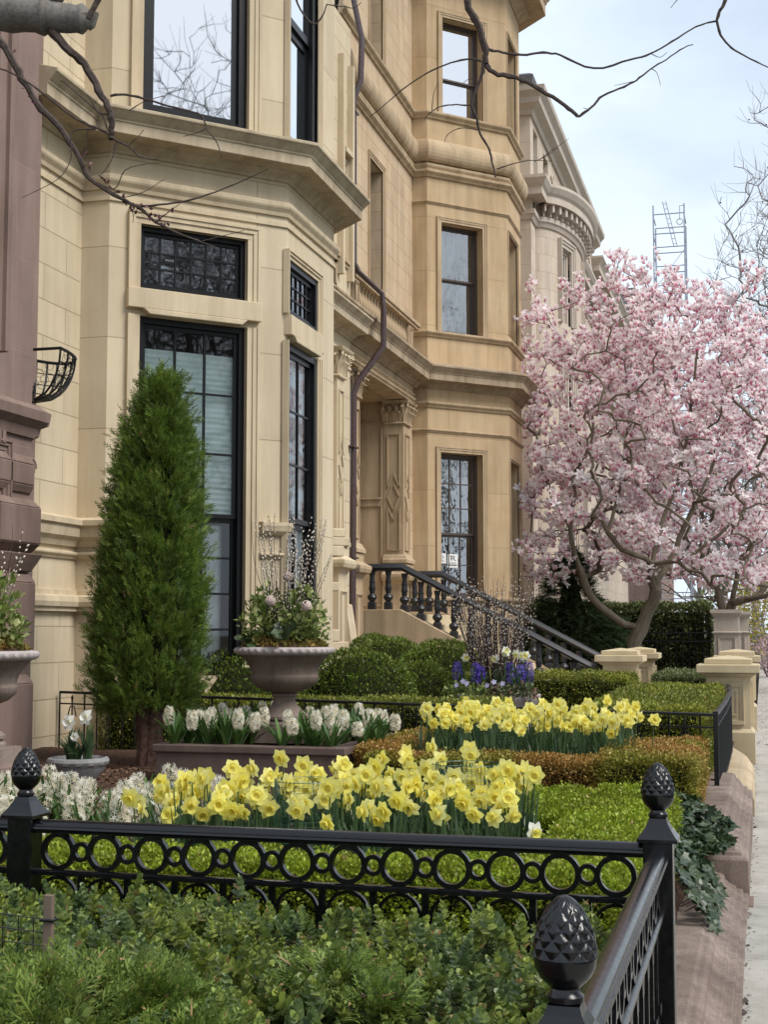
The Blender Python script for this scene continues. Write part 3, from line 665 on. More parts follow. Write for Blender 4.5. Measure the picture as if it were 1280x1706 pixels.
# rusticated corner blocks
qb = MB()
for z0, z1, p in ((.55, 1.28, .08), (1.36, 2.12, .08), (2.30, 2.75, .12), (2.80, 3.12, .05)):
    c = .07; y0, y1 = 10.02, 10.71
    qb.hexa([(X0-.02, y0, z0), (X0-.02+.02, y0, z0), (X0-.02, y1, z0), (X0-.3, y1, z0), (X0-.02, y0, z1), (X0, y0, z1), (X0-.02, y1, z1), (X0-.3, y1, z1)])
    qb.hexa([(X0-.32, y0, z0+.001), (X0+p*.3, y0, z0+.001), (X0+p*.3, y1, z0+.001), (X0-.32, y1, z0+.001), (X0-.32, y0, z0+c), (X0+p, y0+c*.6, z0+c), (X0+p, y1+.0, z0+c), (X0-.32, y1, z0+c)])
    qb.box(X0-.318, X0+p, y0+c*.6, y1-.002, z0+c+.002, z1-c-.002)
    qb.hexa([(X0-.32, y0+c*.6, z1-c), (X0+p, y0+c*.6, z1-c), (X0+p, y1, z1-c), (X0-.32, y1, z1-c), (X0-.32, y0, z1), (X0+p*.3, y0, z1), (X0+p*.3, y1, z1), (X0-.32, y1, z1)])
qb.sweep([(X0, 9.9), (X0, 10.66), (-6.3, 10.66)], [(-.02, 2.14), (.04, 2.14), (.08, 2.22), (.11, 2.29), (-.02, 2.295)])
qb.build('corner_block', M['brown_trim'], bs, bevel=.012)
# bracket cap and scroll of the narrow side pilaster
cb = MB(); cb.sweep([(X0-.06, 10.5), (X0-.06, 10.71), (-6.4, 10.71)], [(-.02, 3.20), (.02, 3.20), (.05, 3.27), (.09, 3.30), (.10, 3.37), (.15, 3.40), (.16, 3.46), (-.02, 3.47)])
cb.box(-6.4, X0-.065, 10.6, 10.73, 2.55, 3.20)
cb.tube([(X0-.05, 10.80+.085*math.cos(q)*(1-q/17), 3.04+.085*math.sin(q)*(1-q/17)) for q in np.linspace(0, 14, 40)], .022, 7)
cb.build('scroll_bracket', M['brown_trim'], bs, smooth=True)
# wire wall basket
wbk = thing('wall_basket', 'empty black wire half basket hung on the cream wall by the brownstone', 'wall basket', (-6.1, 11.2, 4.0))
bk = MB(); yc, xc, zt, zd = 10.76, -6.03, 4.06, .44
def bpt(q, t): return (xc+.27*math.cos(q)*(1-t*t)**.5, yc+.60*math.sin(q)*(1-t*t)**.5, zt-zd*t-.012*math.sin(q))
for i in range(13): bk.tube([bpt(PI*i/12, t) for t in np.linspace(0, .995, 9)], .010, 5)
for k, t in enumerate((0, .25, .5, .72, .9)): bk.tube([bpt(q, t) for q in np.linspace(0, PI, 16)], .015 if k == 0 else .005, 5)
for i in range(40):                      # chicken wire
    q, t = PI*random.random(), random.random()*.85
    bk.tube([bpt(q+.12*math.cos(a), min(.97, max(0, t+.10*math.sin(a)))) for a in np.linspace(0, 6.283, 7)[:-1]], .0025, 3, closed=True)
bk.tube([bpt(0, t) for t in np.linspace(0, .995, 6)][:1]+[bpt(PI, 0)], .014, 5)
bk.build('wire_cage', M['iron_old'], wbk)
mo = MB(); mo.tube([(xc+.012*math.cos(q), yc+.615+.014*math.sin(q), zt+.014*math.sin(q)) for q in np.linspace(0, 6, 8)], .009, 5); mo.build('hook', M['iron_old'], wbk)

# ------------------------------------------------------------------ the pale house with a round bow, and what lies beyond
X3 = -5.4; Y3 = 34.4
pl = thing('pale_bow_house', 'pale limestone house with a rounded bow front and bracketed cornice', 'house', (X3, 38, 0))
Fp = facet((X3, Y3), (X3, 48.0)); Fq = facet((X3-3, Y3), (X3, Y3))
up = [(2.2, 3.1, 13.25, 14.4), (5.2, 6.1, 13.25, 14.4), (8.2, 9.2, 13.25, 14.4), (.5, 1.2, 13.2, 14.5)]
w3 = MB(); w3.wall(Fp, Fp.L, .1, 15.7, up, .3); w3.wall(Fq, 3, .1, 15.7)
# bow
bc = (X3-.03, Y3+3.4); bx, by = .82, 2.7; nb = 40
bow = [(bc[0]+bx*math.sin(PI*i/nb), bc[1]-by*math.cos(PI*i/nb)) for i in range(nb+1)]
for i in range(nb):
    mid = (i+.5)/nb; Fi = facet(bow[i], bow[i+1])
    isw = lambda c: abs(mid-c) < .05
    if isw(.30) or isw(.62):
        w3.wall(Fi, Fi.L, .1, 2.6); w3.wall(Fi, Fi.L, 5.4, 6.6); w3.wall(Fi, Fi.L, 8.9, 9.6); w3.wall(Fi, Fi.L, 11.6, 13.0)
    else: w3.wall(Fi, Fi.L, .1, 13.0)
w3.build('wall', M['pale'], pl)
for c in (.30, .62):
    i0 = int(round((c-.05)*nb)); i1 = int(round((c+.05)*nb)); Fi = facet(bow[i0], bow[i1]); L = Fi.L
    for z0, z1 in ((2.6, 5.4), (6.6, 8.9), (9.6, 11.6)):
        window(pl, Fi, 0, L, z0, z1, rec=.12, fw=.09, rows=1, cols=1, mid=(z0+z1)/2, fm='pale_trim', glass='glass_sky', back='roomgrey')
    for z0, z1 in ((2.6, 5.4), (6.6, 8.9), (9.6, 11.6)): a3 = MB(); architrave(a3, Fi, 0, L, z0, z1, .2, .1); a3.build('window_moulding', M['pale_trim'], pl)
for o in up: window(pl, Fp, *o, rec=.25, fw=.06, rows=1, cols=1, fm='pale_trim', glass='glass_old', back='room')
c3 = MB(); bpath = [(X3-2, Y3), (X3, Y3), bow[0]]+bow[2:-1:2]+[(X3, bow[-1][1]+.4), (X3, 48)]
bpath = [(X3-2.5, Y3), (X3, Y3), (X3, bow[0][1]-.02)]+bow[1:-1]+[(X3, bow[-1][1]+.02), (X3, 48)]
c3.sweep(bpath, [(-.02, 11.95), (.04, 11.95), (.08, 12.05), (.12, 12.08), (.12, 12.2), (-.02, 12.21)])
c3.sweep(bpath, [(-.02, 12.5), (.34, 12.5), (.34, 12.68), (.40, 12.75), (.47, 12.88), (.47, 12.96), (-.02, 13.05)])
for i in range(0, nb, 2):
    Fi = facet(bow[i], bow[i+1]); c3.fbox(Fi, .03, Fi.L*.95, 12.3, 12.5, -.02, .29); c3.fbox(Fi, .04, Fi.L*.9, 12.2, 12.3, -.02, .18)
c3.build('bow_cornice', M['pale_trim'], pl)
c3 = MB(); c3.sweep([(X3-3, Y3), (X3, Y3), (X3, 48)], [(-.02, 14.65), (.06, 14.65), (.1, 14.78), (.28, 14.88), (.30, 15.02), (.42, 15.15), (.44, 15.26), (-.02, 15.35)]); c3.build('top_cornice', M['pale_trim'], pl)
c3 = MB(); c3.sweep([(X3-3, Y3), (X3, Y3), (X3, 48)], [(-.02, 15.5), (.08, 15.5), (.10, 15.68), (-.02, 15.76)]); c3.build('parapet_coping', M['roofslate'], pl)
for k in range(5):
    rl = MB(); y = 38.0+k*2.9
    for q in range(7): rl.tube([(X3+.05, y+.12*math.cos(6.28*j/10)+.3*(q % 2), 12.98+.1+.17*q+.12*math.sin(6.28*j/10)) for j in range(10)], .03, 5, closed=True)
    rl.build('carved_panel', M['pale_trim'], pl)
far = thing('mansard_house', 'distant stone house with a slate roof dormer behind the magnolia', 'house', (-5.6, 55, 0))
w4 = MB(); F4 = facet((-5.6, 48.3), (-5.6, 62)); w4.wall(F4, F4.L, .1, 14.0, [(1.2, 2.0, 11.0, 12.8), (3.4, 4.2, 11.0, 12.8), (6, 6.8, 11, 12.8)], .2); w4.wall(facet((-9, 48.3), (-5.6, 48.3)), 3.4, .1, 15)
w4.build('wall', M['pale'], far)
for u in (1.2, 3.4, 6.0): window(far, F4, u, u+.8, 11, 12.8, rec=.2, rows=1, cols=1, fm='brownframe', glass='glass_old')
t = MB(); t.sweep([(-9, 48.3), (-5.6, 48.3), (-5.6, 62)], cornice(13.8, 14.6, .6)); t.sweep([(-5.6, 48.3), (-5.6, 62)], cornice(10.0, 10.5, .5)); t.build('top_cornice', M['pale_trim'], far)
t = MB(); t.hexa([(-9, 48.6, 14.5), (-5.6, 48.6, 14.5), (-5.6, 61.7, 14.5), (-9, 61.7, 14.5), (-9, 48.6, 16.2), (-6.6, 48.6, 16.2), (-6.6, 61.7, 16.2), (-9, 61.7, 16.2)])
rf = t.build('roof', M['roofslate'], far)
dm = thing('dormer_house', 'far dark roofed house with a boxy brown dormer above the blossoms', 'house', (-4.6, 70, 0))
t = MB(); t.wall(facet((-9, 66), (-4.7, 66)), 4.3, .1, 15.5); t.wall(facet((-4.7, 66), (-4.7, 80)), 14, .1, 15.5); t.build('wall', M['brown'], dm)
t = MB(); t.hexa([(-9, 66, 15.5), (-4.5, 66, 15.5), (-4.5, 80, 15.5), (-9, 80, 15.5), (-9, 67, 18), (-5.6, 67, 18), (-5.6, 79, 18), (-9, 79, 18)]); t.sweep([(-9, 66), (-4.7, 66), (-4.7, 80)], cornice(15.2, 15.7, .5)); rf = t.build('roof', M['roofslate'], dm)
t = MB(); t.box(-7, -4.6, 68, 70, 15.9, 17.6); t.box(-7.1, -4.4, 67.8, 70.2, 17.6, 17.8); t.build('dormer', M['mansard'], dm)
# scaffold tower
sf = thing('scaffold_tower', 'thin steel scaffold tower rising above the magnolia with a ladder', 'scaffold', (-4.2, 68, 0))
s = MB(); xs, ys = (-4.6, -3.15), (66.9, 68.4); zt = [21.6, 21.3]
for x in xs:
    for y in ys: s.tube([(x, y, 0.05), (x, y, 21.9 if y < 68 else 21.2)], .035, 6)
z = 1.5
while z < 21.6:
    s.tube([(xs[0], ys[0], z), (xs[1], ys[0], z)], .028, 5); s.tube([(xs[0], ys[1], z-.25), (xs[1], ys[1], z-.25)], .028, 5)
    for x in xs: s.tube([(x, ys[0], z-.1), (x, ys[1], z-.1)], .028, 5)
    z += .95
for k in range(8): s.tube([(xs[0], ys[0], 1+k*2.4), (xs[1], ys[0], 2.9+k*2.4)], .014, 4)
s.build('frame', M['steel'], sf)
l = MB(); a, b = np.array((-4.15, 66.7, 22.0)), np.array((-3.65, 66.7, 19.8))
for o in (0, .16): l.tube([a+(o, 0, 0), b+(o, 0, 0)], .022, 5)
for k in range(9): p = a+(b-a)*(k+.5)/9; l.tube([p, p+np.array((.16, 0, 0))], .014, 4)
l.build('ladder', M['steel'], sf)
w = MB(); w.tube([(-3.36+.14*math.cos(6.28*j/14), 66.8, 21.0+.14*math.sin(6.28*j/14)) for j in range(14)], .022, 5, closed=True); w.tube([(-3.36, 66.8, 21.1), (-3.36, 66.85, 21.8), (-3.15, 66.9, 21.8)], .02, 5); w.build('pulley', M['steel'], sf)
# ------------------------------------------------------------------ ground, paths, kerbs
def hgt(x, y):
    """height of the planted ground"""
    if y < 4.5: h = .30
    elif y < 12: h = .42+.10*(y-4.5)/7.5+.06*np.clip((-x-3.2)/2.5, 0, 1)
    elif y < 27: h = .50
    else: h = .35
    edge = np.clip((-x-.40)/.25, 0, 1); h = h*edge+(.06 if y < 9.2 else .28)*(1-edge)
    if 18.7 < y < 24.4 and x > -2.6: h = -.03
    if x > -.34: h = -.05
    return h
gx = np.concatenate((np.arange(-7.2, -.9, .3), np.arange(-.9, -.27, .09))); gy = np.concatenate((np.arange(-4, 30, .25), np.arange(30, 60, 3.0)))
V = [(x, y, hgt(x, y)+.015*math.sin(x*7+y*5)) for y in gy for x in gx]
nx = len(gx); Fq = [(j*nx+i, j*nx+i+1, (j+1)*nx+i+1, (j+1)*nx+i) for j in range(len(gy)-1) for i in range(nx-1)]
tag(np_mesh('garden_soil', V, Fq, M['soil'], smooth=True), kind='structure')
g = MB(); g.box(-400, 400, -300, 900, -.6, -.16); tag(g.build('ground', M['ground']), kind='structure')
sl = MB()
y = -6.0
while y < 70:
    for x0, x1 in ((-.14, 1.36), (1.366, 2.9)): sl.box(x0, x1, y, y+1.492, -.15, 0)
    y += 1.5
sl.box(-2.75, -.15, 18.75, 24.35, -.15, -.006)
tag(sl.build('pavement', M['concrete'], bevel=.006), kind='structure')
k = MB(); k.box(2.9, 3.08, -20, 90, -.16, .0); tag(k.build('street_kerb', M['kerb']), kind='structure')
r = MB(); r.box(3.08, 12.0, -60, 300, -.3, -.14); tag(r.build('road', M['asphalt']), kind='structure')
mall = MB(); mall.box(12.0, 40, -60, 300, -.3, -.02); tag(mall.build('lawn', M['grass']), kind='structure')
def jitter_mesh(o, amt, sc, cuts=0): 
    for v in o.data.vertices:
        p = v.co; n = math.sin(p.x*sc*1.7+p.y*sc)+math.sin(p.z*sc*2.3+p.y*sc*.7); v.co.x += amt*n*.6; v.co.z += amt*math.sin(p.y*sc*1.3+p.x*sc)
def kerb(name, prof, y0, y1, mat, label, step=.22, wrap=False):
    m = MB(); n = max(2, int((y1-y0)/step)); path = [(0, y0+(y1-y0)*i/n) for i in range(n+1)]
    if wrap: path[0] = (0, y0-.11); path.insert(0, (-1.25, y0-.11))
    m.sweep(path, prof); o = m.build(name, M[mat], bevel=.006)
    jitter_mesh(o, .0018, 2.3); return tag(o, label, 'kerb')
kerb('stone_kerb', [(-.75, -.1), (-.12, -.1), (-.12, .018), (-.15, .02), (-.152, .045), (-.19, .048), (-.195, .068), (-.215, .072), (-.235, .082), (-.255, .10), (-.265, .128), (-.285, .138), (-.31, .14), (-.318, .152), (-.38, .155), (-.75, .155)], -3, 9.19, 'kerb', 'low worn brownstone kerb with a moulded edge beside the near black fence')
kerb('stone_kerb', [(-.95, -.1), (-.11, -.1), (-.112, .215), (-.125, .235), (-.15, .237), (-.155, .262), (-.185, .265), (-.20, .28), (-.215, .312), (-.235, .330), (-.25, .332), (-.255, .362), (-.28, .378), (-.30, .38), (-.95, .382)], 9.2, 13.1, 'kerb', 'tall brownstone kerb block with stepped moulding and ivy lying on it', wrap=True)
sk = MB(); path = [(-.10, 13.1), (-.10, 14.5), (-.11, 16.0), (-.18, 17.0), (-.30, 17.75)]
sk.sweep(path, [(-.62, -.1), (0, -.1), (0, .14), (-.02, .19), (-.07, .23), (-.14, .255), (-.26, .26), (-.62, .26)])
tag(sk.build('stone_kerb', M['sandkerb'], smooth=True), 'rounded tan sandstone kerb curving in to the near gate pier', 'kerb')
bb = MB(); bb.box(-.125, -.085, 8.85, 9.19, -.03, .006); tag(bb.build('brick_patch', M['brown']), 'small strip of red brick set at the foot of the kerb step', 'brick')
# dead leaves on the pavement
for i, (px, py, lb) in enumerate(((1237, 1688, 'dry brown leaf lying on the pavement at the bottom right'), (1240, 1668, 'small dark crumb of leaf by the kerb foot'), (1258, 1378, 'tiny dry twig on the pale pavement slab'))):
    r_ = ray(px, py); t_ = -EYE/r_[2]; p = np.array((0, 0, EYE))+r_*t_
    m = MB(); m.add([(p[0]-.022, p[1]-.03, .003), (p[0], p[1]-.055, .006), (p[0]+.022, p[1]+.01, .003), (p[0]+.004, p[1]+.06, .007)], [(0, 1, 2, 3)]); m.add([(p[0], p[1]+.05, .003), (p[0]+.03, p[1]+.12, .004), (p[0]+.034, p[1]+.12, .004)], [(0, 1, 2)])
    tag(m.build('dead_leaf', M['twig']), lb, 'leaf')

# ------------------------------------------------------------------ gate piers
def gate_pier(cx, cy, s, ztop, label, mat='pier', b=-.05):
    o = thing('gate_pier', label, 'gate pier', (cx, cy, 0)); h = ztop
    m = MB(); m.frus(cx, cy, b, .29*h, .31*s, .31*s, .31*s, .31*s); m.frus(cx, cy, .29*h, .325*h, .31*s, .31*s, .265*s, .265*s)
    q = .265*s; m.box(cx-q, cx+q, cy-q, cy+q, .32*h, .80*h)
    for F in (facet((cx-q, cy-q), (cx+q, cy-q)), facet((cx+q, cy-q), (cx+q, cy+q)), facet((cx-q, cy+q), (cx-q, cy-q))):
        architrave(m, F, .13*s, .40*s, .40*h, .71*h, .05*s, .035*s); m.fbox(F, .08*s, .45*s, .40*h-.05*s, .40*h, -.02, .034*s)
        architrave(m, F, .19*s, .34*s, .46*h, .66*h, .022, .016); m.fbox(F, .17*s, .36*s, .46*h-.02, .46*h, -.02, .015)
    m.build('shaft', M[mat], o, bevel=.008)
    c = MB(); c.frus(cx, cy, .795*h, .825*h, q+.005, q+.005, .33*s, .33*s); c.box(cx-.34*s, cx+.34*s, cy-.34*s, cy+.34*s, .825*h, .84*h)
    c.box(cx-.385*s, cx+.385*s, cy-.385*s, cy+.385*s, .841*h, .915*h)
    c.frus(cx, cy, .915*h, .92*h, .385*s, .385*s, .31*s, .31*s); c.box(cx-.29*s, cx+.29*s, cy-.29*s, cy+.29*s, .92*h, .968*h)
    c.frus(cx, cy, .968*h, h, .29*s, .29*s, .015, .015); c.build('cap', M[mat], o, bevel=.008)
    return o
gate_pier(-.42, 18.4, 1.0, 1.335, 'tan stone gate pier with a pyramid cap, nearest to the pavement')
gate_pier(-.42, 24.6, 1.0, 1.335, 'tan stone gate pier half hidden behind the nearest one, by the pavement')
gate_pier(-2.22, 23.1, 1.0, 1.365, 'tan stone newel pier where the near stair rail ends')
gate_pier(-2.20, 26.6, .95, 1.345, 'tan stone newel pier half hidden behind the near newel')
def tall_pier(cx, cy, label):
    o = thing('gate_pier', label, 'gate pier', (cx, cy, 0)); m = MB(); s = .33
    m.box(cx-s, cx+s, cy-s, cy+s, -.05, .5); q = s*.86; m.box(cx-q, cx+q, cy-q, cy+q, .5, 1.95)
    for F in (facet((cx-q, cy-q), (cx+q, cy-q)), facet((cx+q, cy-q), (cx+q, cy+q))): architrave(m, F, .14, 2*q-.14, .65, 1.45, .05, .03)
    m.sweep([(cx-q, cy+q), (cx-q, cy-q), (cx+q, cy-q), (cx+q, cy+q)][::1], string(1.55, .07, .05)); m.build('shaft', M['pale_trim'], o)
    c = MB(); c.frus(cx, cy, 1.95, 2.05, q, q, s*1.08, s*1.08); c.box(cx-s*1.1, cx+s*1.1, cy-s*1.1, cy+s*1.1, 2.05, 2.13); c.build('cap', M['pale_trim'], o)
tall_pier(-.80, 34.0, 'tall pinkish grey stone pier at the end of the far iron fence')
tall_pier(-.62, 37.2, 'tall grey stone pier just behind the far fence pier')

# ------------------------------------------------------------------ stoop and balustrades
st = thing('stoop', 'tan sandstone stoop with steps rising to the entry porch', 'stoop', (-4.2, 24.5, 0))
m = MB(); n = 11; xa, xb_ = -2.55, -5.80; rz = 1.92/n; rn = (xa-xb_)/n
for i in range(n): m.box(-8.0, xa-rn*i, 23.34, 26.05, rz*i+(-.05 if i == 0 else .001), rz*(i+1))
m.build('step', M['pier'], st, bevel=.01)
SL = (1.96-.2)/(5.88-2.5)
for y0, y1 in ((22.98, 23.33), (26.06, 26.36)):
    c = MB(); pts = [(-6.62, -.05), (-2.5, -.05), (-2.5, .24), (-5.88, 2.0), (-6.62, 2.0)]
    c.add([(x, y0, z) for x, z in pts]+[(x, y1, z) for x, z in pts], [tuple(range(5)), tuple(range(9, 4, -1))]+[(i, i+5, (i+1) % 5+5, (i+1) % 5) for i in range(5)])
    c.build('cheek_wall', M['tan_trim'], st, bevel=.01)
bm_ = MB(); bm_.box(-.062, .062, -.062, .062, 0, .12); bm_.frus(0, 0, .12, .15, .062, .062, .045, .045)
bm_.lathe([(.04, .15), (.05, .165), (.075, .19), (.088, .225), (.075, .26), (.045, .285), (.038, .30), (.05, .31), (.055, .325), (.045, .335), (.06, .36), (.052, .42), (.044, .47), (.056, .475), (.056, .495), (.044, .50), (.040, .60), (.05, .605), (.05, .625), (.055, .65), (.06, .68)], n=14)
balme = bm_.mesh('baluster', M['ironrail'], True)
def balustrade(y, label, xs0):
    o = thing('stair_balustrade', label, 'balustrade', (-4.2, y, 0)); h = .70
    pth_ = [(-6.6, 2.0+h), (-5.88, 2.0+h), (-2.5, .24+h)]
    pr = [(-.085, -.02), (-.095, .01), (-.07, .04), (-.05, .07), (.0, .085), (.05, .07), (.07, .04), (.095, .01), (.085, -.02), (.04, -.05), (-.04, -.05)]
    m = MB(); k_ = len(pr)
    for x, z in pth_:
        for w_, dz in pr: m.v.append((x, y+w_, z+dz))
    for i in range(2):
        for j in range(k_): m.f.append((i*k_+j, i*k_+(j+1) % k_, (i+1)*k_+(j+1) % k_, (i+1)*k_+j))
    m.f.append(tuple(range(k_))); m.f.append(tuple(range(3*k_-1, 2*k_-1, -1)))
    m.build('handrail', M['ironrail'], o, smooth=True)
    x = -6.42
    while x < -2.6:
        z = 2.0 if x < -5.88 else 2.0-(x+5.88)*SL
        b_ = bpy.data.objects.new('baluster', balme); COL.objects.link(b_); b_.parent = o; b_.location = (x+4.2, 0, z-.012 if x < -5.88 else z-.045); b_.scale = (1, 1, .99)
        x += .285
balustrade(23.15, 'dark grey stair balustrade on the near side of the stoop', 0)
balustrade(26.2, 'dark grey stair balustrade on the far side of the stoop', 0)

# ------------------------------------------------------------------ the near black iron fence with rings
def finial_mesh():
    m = MB(); n = 56
    # square skirt
    pr = [(.062, 0), (.062, .010), (.055, .018), (.042, .036), (.031, .055), (.026, .070)]
    for (a, z0), (b, z1) in zip(pr, pr[1:]): m.frus(0, 0, z0, z1+.0003, a, a, b, b)
    m.lathe([(.024, .068), (.030, .074), (.030, .082), (.024, .088), (.023, .094), (.030, .100), (.042, .112), (.049, .126), (.051, .140), (.051, .143), (.047, .146)], n=n, cap=False)
    # pineapple: diamond relief
    rows = 56; base = len(m.v); z0, z1 = .144, .240
    for i in range(rows+1):
        t = i/rows; r0 = .0495*max(0, 1-t**1.9)**.62+.004*(1-t)**.5+.0005
        for k in range(n*2):
            q = 2*PI*k/(n*2); s1 = abs(math.sin(q*5+t*10)); s2 = abs(math.sin(q*5-t*10))
            rr = r0-.0052*(1-min(s1, s2)**.7)*(1-t**4); m.v.append((rr*math.cos(q), rr*math.sin(q), z0+(z1-z0)*t))
    for i in range(rows):
        for k in range(n*2): m.f.append((base+i*2*n+k, base+i*2*n+(k+1) % (2*n), base+(i+1)*2*n+(k+1) % (2*n), base+(i+1)*2*n+k))
    return m.mesh('finial', M['iron'], True)
finme = finial_mesh()
def post(root, x, y, zb, zt, w=.045):
    m = MB(); m.box(x-w, x+w, y-w, y+w, zb, zt); p = m.build('post', M['iron'], root, bevel=.004)
    c = bpy.data.objects.new('finial', finme); COL.objects.link(c); c.parent = p
    c.location = Vector((x, y, zt))-p.location-root.location; return p
RAILP = [(-.031, -.020), (-.034, -.013), (-.031, -.006), (-.0255, -.004), (-.025, .003), (-.018, .011), (-.010, .0155), (0, .017), (.010, .0155), (.018, .011), (.025, .003), (.0255, -.004), (.031, -.006), (.034, -.013), (.031, -.020), (.024, -.022), (.024, -.028), (-.024, -.028), (-.024, -.022)]
def ring_panel(root, A, B, z_top, zg, ends=(.045, .045)):
    A = np.array(A, float); B = np.array(B, float); d = (B-A)/np.linalg.norm(B-A); nn = np.array((d[1], -d[0])); L = np.linalg.norm(B-A)
    P = lambda u, w, z: (A[0]+d[0]*u+nn[0]*w, A[1]+d[1]*u+nn[1]*w, z)
    u0, u1 = ends[0], L-ends[1]
    def bar(prof, name):
        m = MB(); k = len(prof)
        for u in (u0, u1):
            for w, z in prof: m.v.append(P(u, w, z))
        for j in range(k): m.f.append((j, (j+1) % k, k+(j+1) % k, k+j))
        m.f.append(tuple(range(k))); m.f.append(tuple(range(2*k-1, k-1, -1)))
        return m.build(name, M['iron'], root, smooth=True)
    bar([(w, z_top-.018+z) for w, z in RAILP], 'top_rail')
    zl = z_top-.178
    bar([(-.02, zl-.012), (-.02, zl), (-.012, zl+.006), (.012, zl+.006), (.02, zl), (.02, zl-.012)], 'lower_rail')
    bar([(-.012, zg+.05), (-.012, zg+.062), (.012, zg+.062), (.012, zg+.05)], 'foot_rail')
    pitch = .18; n = max(1, int(round((u1-u0)/pitch))); pitch = (u1-u0)/n if n else 1
    m = MB(); zc = (z_top-.045+zl+.006)/2
    def ring(u, z, ro, ri, t):
        k = 28; b = len(m.v)
        for i in range(k):
            q = 2*PI*i/k
            for r, w in ((ro, -t), (ro, t), (ri, t), (ri, -t)): m.v.append(P(u+r*math.cos(q), w, z+r*math.sin(q)))
        for i in range(k):
            i2 = (i+1) % k
            for a in range(4): m.f.append((b+i*4+a, b+i*4+(a+1) % 4, b+i2*4+(a+1) % 4, b+i2*4+a))
    R = (z_top-.044-zl-.004)/2
    for i in range(n):
        u = u0+pitch*(i+.5); ring(u, zc, R, R-.0165, .011)
        if i < n-1: ring(u+pitch/2, zc, pitch/2-R+.012, pitch/2-R-.002, .010)
    m.build('ring_frieze', M['iron'], root, smooth=True)
    m2 = MB(); m = m2
    for i in range(n+1):
        u = u0+pitch*i
        if 0 < i < n: m.hexa([P(u-.011, -.008, zg+.06), P(u+.011, -.008, zg+.06), P(u+.011, .008, zg+.06), P(u-.011, .008, zg+.06), P(u-.011, -.008, zl-.012), P(u+.011, -.008, zl-.012), P(u+.011, .008, zl-.012), P(u-.011, .008, zl-.012)])
        if 0 < i < n: m.box(*(lambda c: (c[0]-.016, c[0]+.016, c[1]-.016, c[1]+.016, zl-.27, zl-.24))(P(u, 0, 0)))
        if i < n:
            uc = u+pitch/2; ra = pitch/2-.012; k = 16; b = len(m.v); zz = zl-.014-ra
            for j in range(k+1):
                q = PI*j/k
                for r, w in ((ra, -.008), (ra, .008), (ra-.011, .008), (ra-.011, -.008)): m.v.append(P(uc+r*math.cos(q), w, zz+r*math.sin(q)))
            for j in range(k):
                for a in range(4): m.f.append((b+j*4+a, b+j*4+(a+1) % 4, b+(j+1)*4+(a+1) % 4, b+(j+1)*4+a))
            for uu in (uc-ra+.005, uc+ra-.005, uc): m.hexa([P(uu-.005, -.005, zg+.06), P(uu+.005, -.005, zg+.06), P(uu+.005, .005, zg+.06), P(uu-.005, .005, zg+.06), P(uu-.005, -.005, zz if uu != uc else zz-.2), P(uu+.005, -.005, zz if uu != uc else zz-.2), P(uu+.005, .005, zz if uu != uc else zz-.2), P(uu-.005, .005, zz if uu != uc else zz-.2)])
    m.build('picket_arches', M['iron'], root, smooth=True)
PC, PL, PN = (-.325, 4.5), (-2.51, 4.5), (-.318, 2.31)
ZR = 1.0
fe = thing('iron_fence', 'black iron fence with a row of rings running across the garden behind the shrubs', 'fence', (*PC, .1))
post(fe, *PC, .12, 1.0); post(fe, *PL, .12, 1.0)
ring_panel(fe, PL, PC, ZR-.005, .2); ring_panel(fe, (-3.6, 4.5), PL, ZR-.005, .2)
fe2 = thing('iron_fence', 'black iron side fence whose top rail runs along the pavement kerb', 'fence', (*PN, .1))
post(fe2, *PN, .12, .985)
ring_panel(fe2, PN, PC, ZR-.02, .16); ring_panel(fe2, (-.31, -.6), PN, ZR-.02, .16)

# ------------------------------------------------------------------ low railing with spearheads between the two gardens
def low_rail(root, A, B, zA, zB, h, step=.125, curve=None, scroll=True):
    A = np.array(A, float); B = np.array(B, float); L = np.linalg.norm(B-A); d = (B-A)/L; nn = np.array((d[1], -d[0]))
    n = int(L/step); m = MB(); pos = lambda t: (A+d*L*t, zA+(zB-zA)*t)
    def hb(t0, t1, dz, hw, hz, mm):
        p, z = pos(t0); q, z2 = pos(t1)
        P = [(p-nn*hw, z), (q-nn*hw, z2), (q+nn*hw, z2), (p+nn*hw, z)]
        mm.hexa([(c[0], c[1], zz+dz-hz) for c, zz in P]+[(c[0], c[1], zz+dz+hz) for c, zz in P])
    tr = MB(); hb(0, 1, 0, .022, .012, tr); tr.build('top_rail', M['iron_old'], root, bevel=.006)
    hb(0, 1, -.105, .008, .007, m); hb(0, 1, -h+.03, .008, .007, m); m.build('cross_rail', M['iron_old'], root)
    m = MB(); s = MB()
    for i in range(n+1):
        p, z = pos(i/n)
        if i % 2 == 0: m.tube([(p[0], p[1], z-h), (p[0], p[1], z-.005)], .0085, 5)
        else:
            m.tube([(p[0], p[1], z-h+.03), (p[0], p[1], z-.085)], .0075, 5)
            s.lathe([(.007, 0), (.012, .004), (.008, .012), (.013, .03), (.009, .05), (.002, .066)], (p[0], p[1], z-.085), 7)
            if scroll and i % 4 == 1:
                for sg in (-1, 1):
                    c = [(p[0]+d[0]*sg*(.012+.026*math.sin(q*.5)*1.1), p[1]+d[1]*sg*(.012+.026*math.sin(q*.5)*1.1), z-.175+.05*math.cos(q)*(1 if q < 3 else .6)) for q in np.linspace(0, 5.2, 12)]
                    s.tube(c, .006, 5)
    m.build('bars', M['iron_old'], root, smooth=True); s.build('spearheads_and_scrolls', M['iron_old'], root, smooth=True)
lf = thing('low_railing', 'low black railing with spearheads crossing between the daffodils and the round bushes', 'railing', (-.41, 12.0, .3))
low_rail(lf, (-6.36, 12.0), (-.385, 12.0), 1.075, .955, .56)
